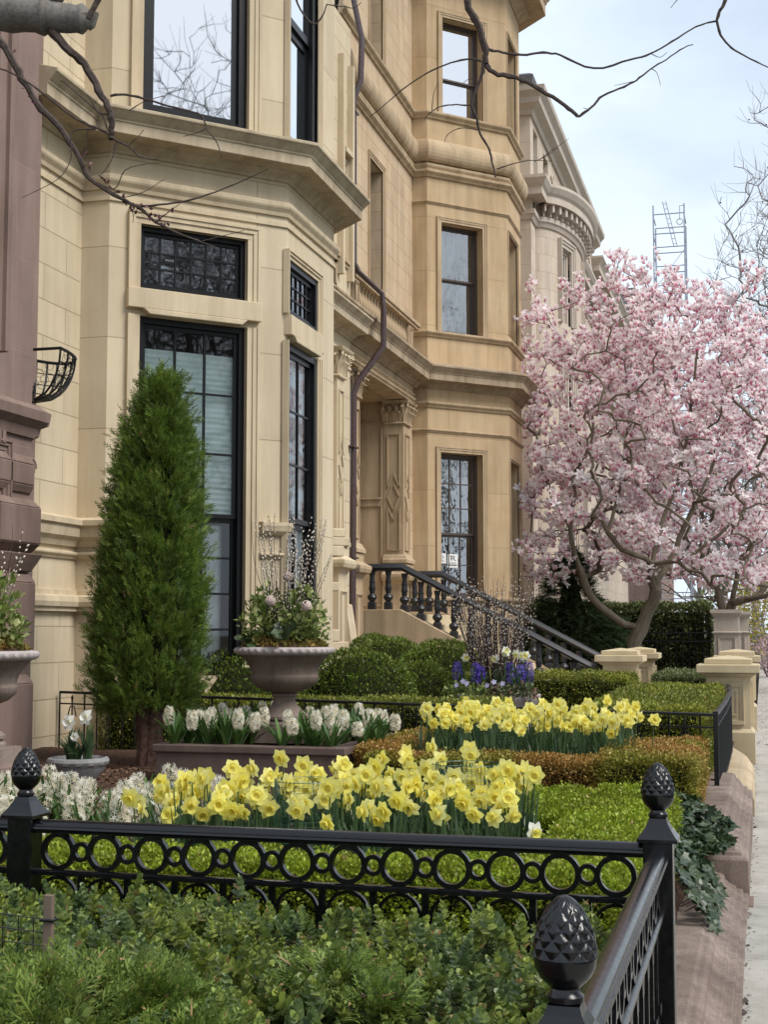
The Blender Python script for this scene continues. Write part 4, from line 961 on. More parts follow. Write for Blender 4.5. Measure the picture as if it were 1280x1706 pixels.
cp = MB(); cp.box(-.405, -.365, 11.98, 12.02, .3, .985); cp.build('corner_post', M['iron_old'], lf, bevel=.004)
lf2 = thing('low_railing', 'low black railing along the tan kerb ending at the near gate pier', 'railing', (-.385, 12.0, .25))
low_rail(lf2, (-.385, 12.02), (-.36, 14.5), .955, .955, .68, scroll=False); low_rail(lf2, (-.36, 14.52), (-.36, 16.6), .955, .955, .68, scroll=False); low_rail(lf2, (-.36, 16.62), (-.42, 18.1), .955, .965, .68, scroll=False)
# tall plain fence far behind, in front of the dark hedge
ff = thing('tall_iron_fence', 'tall plain black iron fence in front of the clipped dark hedge', 'fence', (-3, 33.8, .3))
m = MB(); x = -6.0
while x < -1.1: m.tube([(x, 33.8, .05), (x, 33.8, 1.75+.05*math.sin(x*3))], .016, 5); x += .155
m.build('bars', M['iron_old'], ff); m = MB()
for z in (.25, 1.38, 1.58): m.box(-6.0, -1.1, 33.785, 33.815, z, z+.03)
m.build('rails', M['iron_old'], ff)
# ------------------------------------------------------------------ foliage builders
def leaf_cloud(name, P, D, size, mat, parent=None, T=LEAF, jit=.35):
    n = len(P); d = D+rng.normal(size=(n, 3))*jit; up = rdir(n)*.6+np.array((0, 0, .8))
    R = frames(d, up); V, Fq = stamp(T, P, R, size*rng.uniform(.7, 1.3, n))
    return np_mesh(name, V, Fq, mat, parent)
def box_surface(x0, x1, y0, y1, z0, z1, n, r=.06, wob=.03, seed=1, f=6.0):
    """points and outward normals on a rounded clipped hedge, only its top and four sides"""
    ax, ay, az = (x1-x0), (y1-y0), (z1-z0)
    A = np.array([ax*ay, ax*az, ax*az, ay*az, ay*az]); k = rng.choice(5, n, p=A/A.sum())
    u, v = rng.random(n), rng.random(n); P = np.zeros((n, 3)); Nn = np.zeros((n, 3))
    P[:, 0] = x0+u*ax; P[:, 1] = y0+v*ay; P[:, 2] = z1; Nn[k == 0] = (0, 0, 1)
    for kk, (ax_, val, nv) in {1: (1, y0, (0, -1, 0)), 2: (1, y1, (0, 1, 0)), 3: (0, x0, (-1, 0, 0)), 4: (0, x1, (1, 0, 0))}.items():
        s = k == kk; P[s, ax_] = val; P[s, 2] = z0+(v[s] if ax_ == 1 else u[s])*az; Nn[s] = nv
        if ax_ == 0: P[s, 1] = y0+v[s]*ay
    c = np.array(((x0+x1)/2, (y0+y1)/2, 0)); h = np.array((ax/2-r, ay/2-r, 0)); inner = P.copy()      # round the edges
    inner[:, 0] = np.clip(P[:, 0], x0+r, x1-r); inner[:, 1] = np.clip(P[:, 1], y0+r, y1-r); inner[:, 2] = np.minimum(P[:, 2], z1-r)
    dv = P-inner; L = np.linalg.norm(dv, axis=1, keepdims=True)+1e-9; P = inner+dv/L*np.minimum(L, r); Nn = dv/L
    P += Nn*(lumps(P, f, seed)*wob+rng.normal(size=n)*wob*.35)[:, None]
    return P, Nn
def hedge(name, boxes, mat, label, cat, dens, size, T=LEAF, wob=.03, r=.07, seed=1, f=6.0, extra=.0, cat_up=.4, core_in=.055):
    o = thing(name, label, cat, ((boxes[0][0]+boxes[0][1])/2, (boxes[0][2]+boxes[0][3])/2, boxes[0][4]))
    Ps, Ns = [], []; cm = MB()
    for b in boxes:
        x0, x1, y0, y1, z0, z1 = b; area = (x1-x0)*(y1-y0)+2*((x1-x0)+(y1-y0))*(z1-z0); n = int(area*dens)
        P, Nn = box_surface(*b, n, r, wob, seed, f)
        keep = np.ones(n, bool)
        for b2 in boxes:
            if b2 is not b: keep &= ~((P[:, 0] > b2[0]+.05) & (P[:, 0] < b2[1]-.05) & (P[:, 1] > b2[2]+.05) & (P[:, 1] < b2[3]-.05) & (P[:, 2] < b2[5]-.05))
        P, Nn = P[keep], Nn[keep]; depth = rng.random(len(P))**2*.05
        Ps.append(P-Nn*depth[:, None]); Ns.append(Nn)
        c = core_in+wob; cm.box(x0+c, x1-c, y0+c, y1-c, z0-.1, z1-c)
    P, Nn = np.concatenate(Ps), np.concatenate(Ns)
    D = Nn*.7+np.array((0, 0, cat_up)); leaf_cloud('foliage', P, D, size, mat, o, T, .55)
    cm.build('dark_core', M['core'], o)
    return o
def ball(label, cx, cy, zc, rx, ry, rz, n, size, mat='box', seed=3):
    o = thing('boxwood_ball', label, 'shrub', (cx, cy, zc-rz), group='clipped round bushes by the stoop')
    d = rdir(n); d[:, 2] = np.abs(d[:, 2])*np.sign(rng.random(n)-.22); P = d*np.array((rx, ry, rz))
    w = 1+.05*lumps(P+cx, 7, seed)+.03*lumps(P+cy, 20, seed+1)+rng.normal(size=n)*.012
    P = P*w[:, None]*(1-rng.random(n)**2*.08)[:, None]+np.array((cx, cy, zc)); P = P[P[:, 2] > zc-rz*.95]
    leaf_cloud('foliage', P, (P-np.array((cx, cy, zc)))/max(rx, rz)*.8+np.array((0, 0, .35)), size, M[mat], o, LEAF, .5)
    k = MB(); k.lathe([(rx*.87*math.cos(t), rz*.87*math.sin(t)) for t in np.linspace(-1.2, 1.5, 14)], (cx, cy, zc), 24); c = k.build('dark_core', M['core'], o, smooth=True)
    return o
GP = 'clipped round bushes by the stoop'
ball('large round boxwood to the right of the stone urn', -4.12, 14.3, .90, .62, .60, .54, 9000, .034, seed=3)
ball('round boxwood partly hidden between the cypress tree and the stone urn', -5.25, 13.6, .86, .60, .6, .60, 7000, .034, seed=4)
ball('round boxwood against the sloping cheek wall of the stoop', -3.85, 17.2, .94, .64, .62, .58, 8000, .036, seed=5)
ball('low boxwood squeezed between the two larger round ones', -3.72, 15.4, .88, .42, .42, .42, 4500, .034, seed=6)
ball('small boxwood mound under the scroll foot of the cream house', -5.25, 19.0, 1.14, .42, .4, .46, 4200, .036, seed=7)
ball('flattish boxwood mound just below the top of the stoop wall', -4.75, 18.0, 1.08, .62, .6, .46, 6000, .036, seed=8)
hedge('low_hedge', [(-3.35, -1.55, 5.4, 5.92, .15, .71), (-1.0, -.52, 5.4, 8.75, .15, .71), (-1.62, -.95, 7.6, 8.7, .15, .69), (-1.6, -.95, 5.4, 5.92, .15, .709)], M['lime'], 'bright lime green low boxwood hedge wrapping round the front daffodils', 'hedge', 17000, .0165, T=ROUND, wob=.035, r=.10, seed=2, f=9)
hedge('low_hedge', [(-4.3, -3.36, 5.4, 5.95, .15, .70)], M['lime'], 'short lime green hedge end behind the far left fence post', 'hedge', 12000, .021, wob=.028, r=.09, seed=12)
hedge('bronze_hedge', [(-2.78, -1.1, 9.75, 10.15, .42, .76), (-1.15, -.46, 9.75, 11.6, .42, .78), (-2.92, -2.58, 10.0, 11.6, .42, .80)], M['bronze'], 'low box hedge tinged orange and bronze framing the rear daffodils', 'hedge', 15000, .017, T=ROUND, wob=.03, r=.06, seed=3, f=8)
hedge('clipped_hedge', [(-1.55, -.48, 12.25, 17.6, .4, .99), ], M['hedge'], 'yellow green clipped hedge along the inside of the kerb railing', 'hedge', 6500, .027, wob=.03, r=.08, seed=5)
hedge('clipped_hedge', [(-3.9, -1.5, 16.6, 17.7, .4, 1.12), ], M['hedge'], 'taller clipped hedge in front of the stoop newel pier', 'hedge', 6500, .027, wob=.04, r=.10, seed=6)
hedge('clipped_hedge', [(-6.1, -2.2, 12.25, 12.85, .4, 1.02)], M['hedge'], 'thin strip of clipped hedge just behind the low black railing', 'hedge', 6500, .026, wob=.03, r=.08, seed=7)
hedge('clipped_hedge', [(-1.9, -.5, 25.4, 28.5, 0, .86)], M['darkhedge'], 'dark low hedge beyond the half hidden gate pier', 'hedge', 2500, .04, wob=.04, r=.1, seed=8)
hedge('tall_hedge', [(-5.6, -1.2, 34.2, 35.6, 0, 2.25)], M['darkhedge'], 'tall dark clipped hedge behind the plain iron fence', 'hedge', 1500, .075, wob=.07, r=.2, seed=9, core_in=.1)

# ------------------------------------------------------------------ arborvitae
def frond(nb=6, L=1.0, w=.34, sw=.038):
    """flat fan of scale twigs"""
    V, Fq = [], []
    def strip(a, b, wd):
        a, b = np.array(a), np.array(b); d = b-a; n_ = np.array((-d[1], d[0], 0)); n_ = n_/(np.linalg.norm(n_)+1e-9)*wd
        k = len(V); m = (a+b)/2+np.array((0, 0, .02)); V.extend([tuple(a-n_*.6), tuple(m-n_), tuple(b), tuple(m+n_)]); Fq.append((k, k+1, k+2, k+3))
    strip((0, 0, 0), (0, L, .0), sw)
    for i in range(nb):
        y = L*(.12+.8*i/nb); s = 1 if i % 2 else -1; l = w*(1-.65*i/nb)
        e = (s*l*.8, y+l*.75, -.06+.1*(i % 3)/3); strip((0, y, 0), e, sw*.95)
        m_ = np.array((0, y, 0))*.45+np.array(e)*.55; strip(m_, m_+np.array((s*l*.08, l*.5, .03)), sw*.8)
    return (V, Fq)
FROND = frond()
def arborvitae():
    bx, by = -4.88, 10.75
    o = thing('arborvitae_tree', 'tall tapering arborvitae evergreen beside the bay window', 'tree', (bx, by, .5))
    zb, zt = .93, 3.62
    prof_z = np.array([0, .05, .16, .35, .5, .62, .74, .84, .91, .96, 1.0]); prof_r = np.array([.25, .32, .34, .33, .31, .275, .225, .16, .09, .04, .012])
    nc = 1250; per = 20; n = nc*per
    tc_ = rng.random(nc)**.95; qc = rng.random(nc)*2*PI; inc = rng.random(nc)**1.5*.30-.07+.07*lumps(np.stack((np.cos(qc), np.sin(qc), tc_*6), 1), 3.2, 5)
    rc_ = np.interp(tc_, prof_z, prof_r)*(1-inc)
    C_ = np.stack((bx+rc_*np.cos(qc)+.10*(tc_-.4), by+rc_*np.sin(qc), zb+(zt-zb)*tc_), axis=1); oc = np.stack((np.cos(qc), np.sin(qc), np.zeros(nc)), axis=1)
    dc = oc*rng.uniform(.35, .8, (nc, 1))+np.array((0, 0, .95))+rng.normal(size=(nc, 3))*.25
    C_ = np.concatenate((C_, np.array([(bx+.06, by-.03, zt-.10), (bx+.07, by-.02, zt+.02), (bx+.05, by, zt+.08), (bx+.21, by, zt-.14), (bx+.21, by, zt-.03)]))); dc = np.concatenate((dc, np.tile((0, 0, 1.0), (5, 1)))); nc += 5; n = nc*per
    k = np.repeat(np.arange(nc), per); al = rng.random(n)
    P = C_[k]+dc[k]*(al*.15)[:, None]+rng.normal(size=(n, 3))*(.034*(1-.3*al))[:, None]; P[-100:, :2] = C_[k[-100:], :2]+rng.normal(size=(100, 2))*.018
    D = dc[k]+rng.normal(size=(n, 3))*.38; upv = rdir(n)
    V, Fq = stamp(FROND, P, frames(D, upv), rng.uniform(.06, .115, n))
    c = np_mesh('crown', V, Fq, M['arbor'], o)
    m = MB()
    for k in range(5):
        a = k*1.3; m.tube([(bx+.05*math.cos(a), by+.05*math.sin(a), .38), (bx+.055*math.cos(a+.5), by+.055*math.sin(a+.5), .8), (bx+.1*math.cos(a+.6), by+.1*math.sin(a+.6), 1.3), (bx+.06*math.cos(a), by+.06*math.sin(a), 2.6)], [.075, .06, .045, .02], 8)
    for k in range(14):
        a = k*2.4; z = .85+.03*k; m.tube([(bx, by, z), (bx+.2*math.cos(a), by+.2*math.sin(a), z+.10), (bx+.38*math.cos(a), by+.38*math.sin(a), z+.28)], [.02, .013, .006], 5)
    m.build('trunk', M['cedarbark'], o, smooth=True)
    k = MB(); k.lathe([(np.interp(s, prof_z, prof_r)*.66, zb+.1+(zt-zb-.2)*s) for s in np.linspace(0, .97, 14)], (bx, by, 0), 16); k.build('dark_core', M['core'], o, smooth=True)
arborvitae()

# dark conifer behind the stair
def conifer(label, bx, by, H_, R_, n, seed):
    o = thing('dark_conifer', label, 'tree', (bx, by, 0)); t = rng.random(n); q = rng.random(n)*2*PI
    lay = np.abs(((t*9) % 1)-.2); r = R_*(1-t)**.75*(.75+.45*(1-lay))*(1+.25*lumps(np.stack((np.cos(q), np.sin(q), t*4), 1), 3, seed)); r2 = r*(1-rng.random(n)**2*.5)
    P = np.stack((bx+r2*np.cos(q), by+r2*np.sin(q), .15+H_*t-.18*r2/R_), axis=1); out = np.stack((np.cos(q), np.sin(q), np.full(n, -.15)), axis=1)
    V, Fq = stamp(FROND, P, frames(out+rng.normal(size=(n, 3))*.35, np.array((0, 0, 1.0))+rng.normal(size=(n, 3))*.4), rng.uniform(.16, .30, n)); np_mesh('crown', V, Fq, M['conifer'], o)
    m = MB(); m.tube([(bx, by, -.1), (bx, by, H_*.95)], [.1, .015], 8); m.build('trunk', M['cedarbark'], o)
    k = MB(); k.lathe([(R_*.55*(1-s)**.8, .1+H_*.9*s) for s in np.linspace(0, .97, 10)], (bx, by, 0), 14); k.build('dark_core', M['core'], o)
conifer('dark green layered conifer beside the far stair rail', -4.1, 31.4, 3.3, 1.35, 5200, 1)
conifer('smaller dark conifer between the stair and the magnolia trunk', -3.3, 32.2, 1.9, 1.0, 2600, 2)

# ------------------------------------------------------------------ daffodils
def petal(L, W, curl, cup, n=5):
    """vertices of one petal, pointing along +x, base at origin; returns rows of 3"""
    rows = []
    for i in range(n):
        t = i/(n-1); w = W*math.sin(PI*min(1, .10+t*.9))**.75*(1 if t < .999 else .12)
        x = L*t; z = curl*t*t*L-.02*t*L
        rows.append([(x, -w/2, z+cup*w), (x, 0, z), (x, w/2, z+cup*w)])
    return rows
def daffodil_meshes(sd, R_=.047, mats=('daff', 'daffc'), frill=True):
    r = random.Random(sd); V, Fq, uv = [], [], []
    for k in range(6):
        a = k*PI/3+r.uniform(-.08, .08); rows = petal(R_*r.uniform(.92, 1.06), R_*.80, r.uniform(-.28, .22), r.uniform(.02, .16)); b = len(V); lift = .003*(k % 2)
        ca, sa = math.cos(a), math.sin(a)
        for i, row in enumerate(rows):
            for (x, y, z) in row: V.append((x*ca-y*sa, x*sa+y*ca, z+lift+r.uniform(-.001, .001))); uv.append((0, i/4))
        for i in range(4):
            for j in range(2): Fq.append((b+i*3+j, b+(i+1)*3+j, b+(i+1)*3+j+1, b+i*3+j+1))
    # corona: frilled trumpet
    C, CF, cu = [], [], []; n = 18; pr = [(.010, 0), (.0125, .007), (.0145, .014), (.018, .021), (.0235, .0255)]
    for i, (rr, z) in enumerate(pr):
        for k in range(n):
            q = 2*PI*k/n; f = 1+(.10*math.sin(q*9)+.04*math.sin(q*5)) * (i/4)**2 if frill else 1
            s = R_/.047; C.append((rr*s*f*math.cos(q), rr*s*f*math.sin(q), z*s*(1+.1*math.sin(q*6)*(i/4)))); cu.append((0, i/4))
    for i in range(4):
        for k in range(n): CF.append((i*n+k, i*n+(k+1) % n, (i+1)*n+(k+1) % n, (i+1)*n+k))
    return (np.array(V), Fq, uv, np.array(C), CF, cu)
def daffodil_proto(name, label, group, sd, h, lean, nod, mats, cat='daffodil', R_=.047, nleaf=3):
    r = random.Random(sd+50); V, Fq, uv, C, CF, cu = daffodil_meshes(sd, R_)
    o = thing(name, label, cat, (0, 0, 0), group)
    top = np.array((lean*.6, -abs(lean), h)); face = np.array((.25*r.uniform(-1, 1.6), -1, nod)); face /= np.linalg.norm(face)
    # stem with a bent neck, then the flower looks along `face`
    neck = top+np.array((0, 0, .012)); fl = neck+face*.022-np.array((0, 0, .006))
    m = MB(); m.tube([(0, 0, -.02), top*np.array((.45, .45, .55)), top*np.array((1, 1, .96)), neck, neck+face*.01, fl], [.0042, .004, .0036, .0034, .0042, .0055], 6); m.build('stem', M['stemg'], o, smooth=True)
    Rm = frames(np.array([[0, 0, 1.0]])-face*face[2], face[None, :])[0]     # z column = face
    base = np.array(fl)
    P = V@Rm.T+base
    p = np_mesh('petals', P, np.array(Fq), M[mats[0]], o, smooth=True, uv=uv); np_mesh('corona', C@Rm.T+base+face*.001, np.array(CF), M[mats[1]], p, smooth=True, uv=cu)
    lv = MB()
    for k in range(nleaf):
        a = r.uniform(0, 6.28); ln = h*r.uniform(.74, 1.0); bend = r.uniform(.03, .15); w = r.uniform(.0085, .0135); b = len(lv.v); tw = r.uniform(-.6, .6); x0, y0 = r.uniform(-.025, .025), r.uniform(-.025, .025)
        for i in range(6):
            t = i/5; rr = bend*t*t; ww = w*(1-t**4*.85); ang = a+PI/2+tw*t
            c = (x0+rr*math.cos(a), y0+rr*math.sin(a), -.02+ln*t-(bend*.5*t**3 if bend > .1 else 0))
            lv.v += [(c[0]-ww*math.cos(ang), c[1]-ww*math.sin(ang), c[2]), (c[0], c[1]-.002, c[2]-.001), (c[0]+ww*math.cos(ang), c[1]+ww*math.sin(ang), c[2])]
        for i in range(5):
            for j in range(2): lv.f.append((b+i*3+j, b+i*3+j+1, b+(i+1)*3+j+1, b+(i+1)*3+j))
    lv.build('leaves', M['strap'], o, smooth='all')
    return o
def plant_out(protos, spots, hvar=.13, rzs=1.15, sc=1.0):
    used = set()
    for i, (x, y, z) in enumerate(spots):
        k = random.randrange(len(protos)); 
        o = protos[k] if k not in used else copy_tree(protos[k]); used.add(k)
        o.location = (x, y, z); o.rotation_euler.z = random.uniform(-rzs, rzs); s = sc*random.uniform(1-hvar, 1+hvar); o.scale = (sc, sc, s)
    for k, p in enumerate(protos):
        if k not in used:
            for ch in list(p.children_recursive)+[p]: bpy.data.objects.remove(ch)
def daff_protos(label, group, mats, h, R_, nleaf, n=7, sd0=0):
    return [daffodil_proto('daffodil', label, group, sd0+k, h*random.uniform(.9, 1.06), random.uniform(.0, .07), random.uniform(-.5, .4), mats, R_=R_, nleaf=nleaf) for k in range(n)]
pa = daff_protos('pale yellow daffodil in the front clump just behind the black ring fence', 'daffodils of the front clump', ('daff', 'daffc'), .49, .053, 8, 14)
sp = []
def scatter_xy(n, f, mind):
    out = []; tries = 0
    while len(out) < n and tries < 20000:
        tries += 1; p = f()
        if all((p[0]-q[0])**2+(p[1]-q[1])**2 > mind*mind for q in out): out.append(p)
    return out
def fa():
    while True:
        x, y = random.uniform(-2.85, -1.10), random.uniform(6.0, 7.35)
        if y < 6.45+(x+2.9)*1.3 and y < 6.8+(-x-1.0)*1.1: return (x, y)
front_xy = scatter_xy(178, fa, .05)
WIRES = [(-2.08, 6.35, .15), (-1.42, 6.9, .16)]
front_xy = [p for p in front_xy if (p[0]-WIRES[0][0])**2+(p[1]-WIRES[0][1])**2 > .13**2]
plant_out(pa, [(x, y, hgt(x, y)-.07+.06*(y-6.0)) for x, y in front_xy], .12)
pb = daff_protos('yellow daffodil in the rear block inside the bronze hedge', 'daffodils of the rear block', ('daff', 'daffc'), .50, .055, 8, 10, 100)
rear_xy = scatter_xy(170, lambda: (random.uniform(-2.5, -1.0), random.uniform(10.3, 11.6)), .075)
plant_out(pb, [(x, y, hgt(x, y)) for x, y in rear_xy])
s1 = daffodil_proto('daffodil', 'lone yellow daffodil leaning out to the right of the rear block', None, 301, .50, .05, .1, ('daff', 'daffc'), R_=.052); s1.location = (-.80, 10.45, hgt(-.8, 10.45))
s2 = daffodil_proto('daffodil', 'pale daffodil nodding low at the right end of the front clump', None, 302, .27, .05, -.3, ('daffw', 'daff'), R_=.05); s2.location = (-1.06, 6.3, hgt(-1.06, 6.3)+.05); s2.rotation_euler.z = .5
# wire mesh cylinders in the daffodils
def wire_cyl(cx, cy, r, z0, z1, label, st=.022):
    o = thing('wire_mesh_guard', label, 'wire guard', (cx, cy, z0)); m = MB(); n = int(2*PI*r/st)
    for k in range(n):
        q = 2*PI*k/n; m.tube([(cx+r*math.cos(q), cy+r*math.sin(q), z0), (cx+r*math.cos(q), cy+r*math.sin(q), z1)], .0011, 3, cap=False)
    z = z0
    while z <= z1+.001: m.tube([(cx+r*math.cos(6.2832*j/28), cy+r*math.sin(6.2832*j/28), z) for j in range(28)], .0011 if z < z1-.02 else .002, 3, closed=True); z += st
    m.build('mesh', M['wiregreen'], o)
wire_cyl(*WIRES[0], .40, .96, 'green wire mesh cylinder standing among the left front daffodils')
wire_cyl(*WIRES[1], .42, 1.0, 'green wire mesh cylinder whose rim shows above the right front daffodils')
wire_cyl(-1.95, 10.6, .16, .5, .95, 'green wire mesh cylinder among the rear daffodils')

# ------------------------------------------------------------------ hyacinths
FLORET = ([(0, 0, 0), (.5, .1, .28), (.16, .5, .28), (-.4, .4, .28), (-.45, -.2, .28), (-.05, -.52, .28), (.38, -.38, .28)], [(0, 1, 2), (0, 2, 3), (0, 3, 4), (0, 4, 5), (0, 5, 6), (0, 6, 1)])
def star6():
    V, Fq = [(0, 0, 0)], []
    for k in range(6):
        a = k*PI/3; V += [(.28*math.cos(a-.35), .28*math.sin(a-.35), .18), (.75*math.cos(a), .75*math.sin(a), .12), (.28*math.cos(a+.35), .28*math.sin(a+.35), .18)]; b = 1+k*3; Fq.append((0, b, b+1, b+2))
    return (V, Fq)
STAR = star6()
def hyacinth_proto(sd, label, group, mat='hyac', cat='hyacinth', h=.25, spike=.15, rad_=.035, nl=5, leafmat_='strapw', wid=.014, lean_=.08):
    r = random.Random(sd); o = thing('hyacinth', label, cat, (0, 0, 0), group); lean = np.array((r.uniform(-lean_, lean_), r.uniform(-lean_, lean_*.5)))
    m = MB(); m.tube([(0, 0, -.02), (lean[0]*.6, lean[1]*.6, h*.6), (lean[0], lean[1], h)], [.008, .007, .005], 6); m.build('stem', M['stemg'], o, smooth=True)
    n = 84; t = np.linspace(0, 1, n); q = t*n*2.4; rr = rad_*np.sin(PI*(.18+.72*t))**.6
    ax = np.stack((np.full(n, lean[0]), np.full(n, lean[1]), h-spike+spike*t), 1); out = np.stack((np.cos(q), np.sin(q), .25+0*t), 1)
    P = ax+out*rr[:, None]*np.array((1, 1, .5)); Rm = frames(rdir(n), out+rng.normal(size=(n, 3))*.3); V, Fq = stamp(STAR, P, Rm, rng.uniform(.021, .028, n)*min(1.2, rad_/.035))
    np_mesh('flower_spike', V, Fq, M[mat], o)
    lv = MB()
    for k in range(nl):
        a = r.uniform(0, 6.28); ln = h*r.uniform(.75, 1.2); bend = r.uniform(.05, .16); w = wid*r.uniform(.7, 1.2); b = len(lv.v)
        for i in range(6):
            tt = i/5; rr_ = bend*tt**1.5+.01; ww = w*math.sin(PI*(.12+.8*tt))**.7; c = (rr_*math.cos(a), rr_*math.sin(a), -.02+ln*tt-bend*.4*tt**3); an = a+PI/2
            lv.v += [(c[0]-ww*math.cos(an), c[1]-ww*math.sin(an), c[2]+.006), (c[0], c[1], c[2]-.002), (c[0]+ww*math.cos(an), c[1]+ww*math.sin(an), c[2]+.006)]
        for i in range(5):
            for j in range(2): lv.f.append((b+i*3+j, b+i*3+j+1, b+(i+1)*3+j+1, b+(i+1)*3+j))
    lv.build('leaves', M[leafmat_], o, smooth='all')
    return o
hp = [hyacinth_proto(k, 'cream white hyacinth in the dense patch behind the left fence post', 'hyacinths behind the left fence post', h=.32, spike=.20, rad_=.052, nl=7, wid=.018) for k in range(4)]
xy = scatter_xy(34, lambda: (random.uniform(-4.5, -3.05), random.uniform(6.75, 8.0)), .13); xy = [p for p in xy if p[1] > 6.7+(p[0]+3.0)*.0 and p[0] < -3.05-.0*(p[1]-7)]
plant_out(hp, [(x, y, hgt(x, y)+.0) for x, y in xy], .15, 3)

LEAFW = ([(x*1.35, y, z*1.6) for x, y, z in LEAF[0]], LEAF[1])
# ------------------------------------------------------------------ brownstone planter with the urn
URN = (-3.66, 10.6)
bx_ = thing('stone_planter', 'square brownstone planter box under the large urn', 'planter', (-3.5, 10.6, .45))
m = MB(); xa, xb2, ya, yb2 = -4.42, -2.95, 9.85, 11.4
m.sweep([(xa, ya), (xb2, ya), (xb2, yb2), (xa, yb2)], [(-.12, .3), (0, .3), (0, .74), (.02, .745), (.02, .80), (-.12, .80), (-.12, .3)], closed=True); m.build('wall', M['brown_dark'], bx_, bevel=.008)
sm = MB(); sm.box(xa+.1, xb2-.1, ya+.1, yb2-.1, .3, .765); sm.build('soil', M['soil'], bx_)
hq = [hyacinth_proto(20+k, 'white hyacinth in the planter around the foot of the urn', 'hyacinths in the urn planter', h=.25, spike=.12, rad_=.037, nl=18, wid=.015, lean_=.16) for k in range(4)]
xy = scatter_xy(46, lambda: (random.uniform(xa+.06, xb2+.12), random.uniform(ya+.04, yb2-.35)), .115); xy = [p for p in xy if (p[0]-URN[0])**2+(p[1]-URN[1])**2 > .24**2 and not (abs(p[0]-URN[0]+.02) < .17 and 10.12 < p[1] < 10.5)]
plant_out(hq, [(x, y, .765) for x, y in xy], .2, 3)
def urn(c, z0, label, s=1.0):
    o = thing('stone_urn', label, 'urn', (c[0], c[1], z0)); k = s
    m = MB(); m.box(c[0]-.22*k, c[0]+.22*k, c[1]-.22*k, c[1]+.22*k, z0-.02, z0+.10*k)
    m.lathe([(r*k, z*k) for r, z in ((.205, .10), (.205, .125), (.18, .15), (.20, .16), (.20, .18), (.15, .215), (.105, .26), (.085, .30), (.088, .325), (.10, .335), (.10, .35), (.085, .36))], (c[0], c[1], z0), 32); m.build('pedestal_foot', M['urn'], o, smooth=True)
    b = MB(); n = 64; base = 0; pr = [(.07, .358), (.14, .372), (.21, .40), (.255, .44), (.272, .475), (.272, .49), (.262, .50), (.258, .515), (.272, .56), (.30, .605), (.335, .64), (.352, .655)]
    for i, (r, z) in enumerate(pr):
        for q in range(n):
            a = 2*PI*q/n; f = 1+(.018*math.cos(a*24) if .5 < z < .64 else (.012*math.cos(a*24) if z < .46 else 0)); b.v.append((c[0]+r*k*f*math.cos(a), c[1]+r*k*f*math.sin(a), z0+z*k))
    for i in range(len(pr)-1):
        for q in range(n): b.f.append((i*n+q, i*n+(q+1) % n, (i+1)*n+(q+1) % n, (i+1)*n+q))
    b.build('bowl', M['urn'], o, smooth=True)
    rm = MB(); n = 144; pr = [(.345, .655), (.375, .662), (.392, .675), (.398, .69), (.395, .705), (.385, .715), (.36, .72), (.335, .715), (.325, .70), (.32, .66)]
    for i, (r, z) in enumerate(pr):
        for q in range(n):
            a = 2*PI*q/n; f = 1+(.016*math.sin(a*36+i*.9) if 1 < i < 5 else 0); rm.v.append((c[0]+r*k*f*math.cos(a), c[1]+r*k*f*math.sin(a), z0+z*k))
    for i in range(len(pr)-1):
        for q in range(n): rm.f.append((i*n+q, i*n+(q+1) % n, (i+1)*n+(q+1) % n, (i+1)*n+q))
    rm.build('rim', M['urnrim'], o, smooth=True)
    return o
urn(URN, .80, 'large weathered stone urn on a pedestal foot at the centre of the planter')
def moss(c, z, r, label, n=3200):
    o = thing('moss', label, 'moss', (c[0], c[1], z)); q = rng.random(n)*2*PI; t = np.sqrt(rng.random(n)); P = np.stack((c[0]+r*t*np.cos(q), c[1]+r*t*np.sin(q), z+.075*(1-t**2)+.012*rng.normal(size=n)), 1); P[:, 2] += .02*lumps(P, 18, 4)
    leaf_cloud('moss_tufts', P, rdir(n)+np.array((0, 0, .5)), .035, M['moss'], o)
    k = MB(); k.lathe([(r, -.06), (r, .0), (r*.7, .04), (.01, .07)], (c[0], c[1], z), 20); k.build('moss_bed', M['soil'], o)
moss(URN, 1.52, .33, 'golden brown moss filling the top of the central urn')
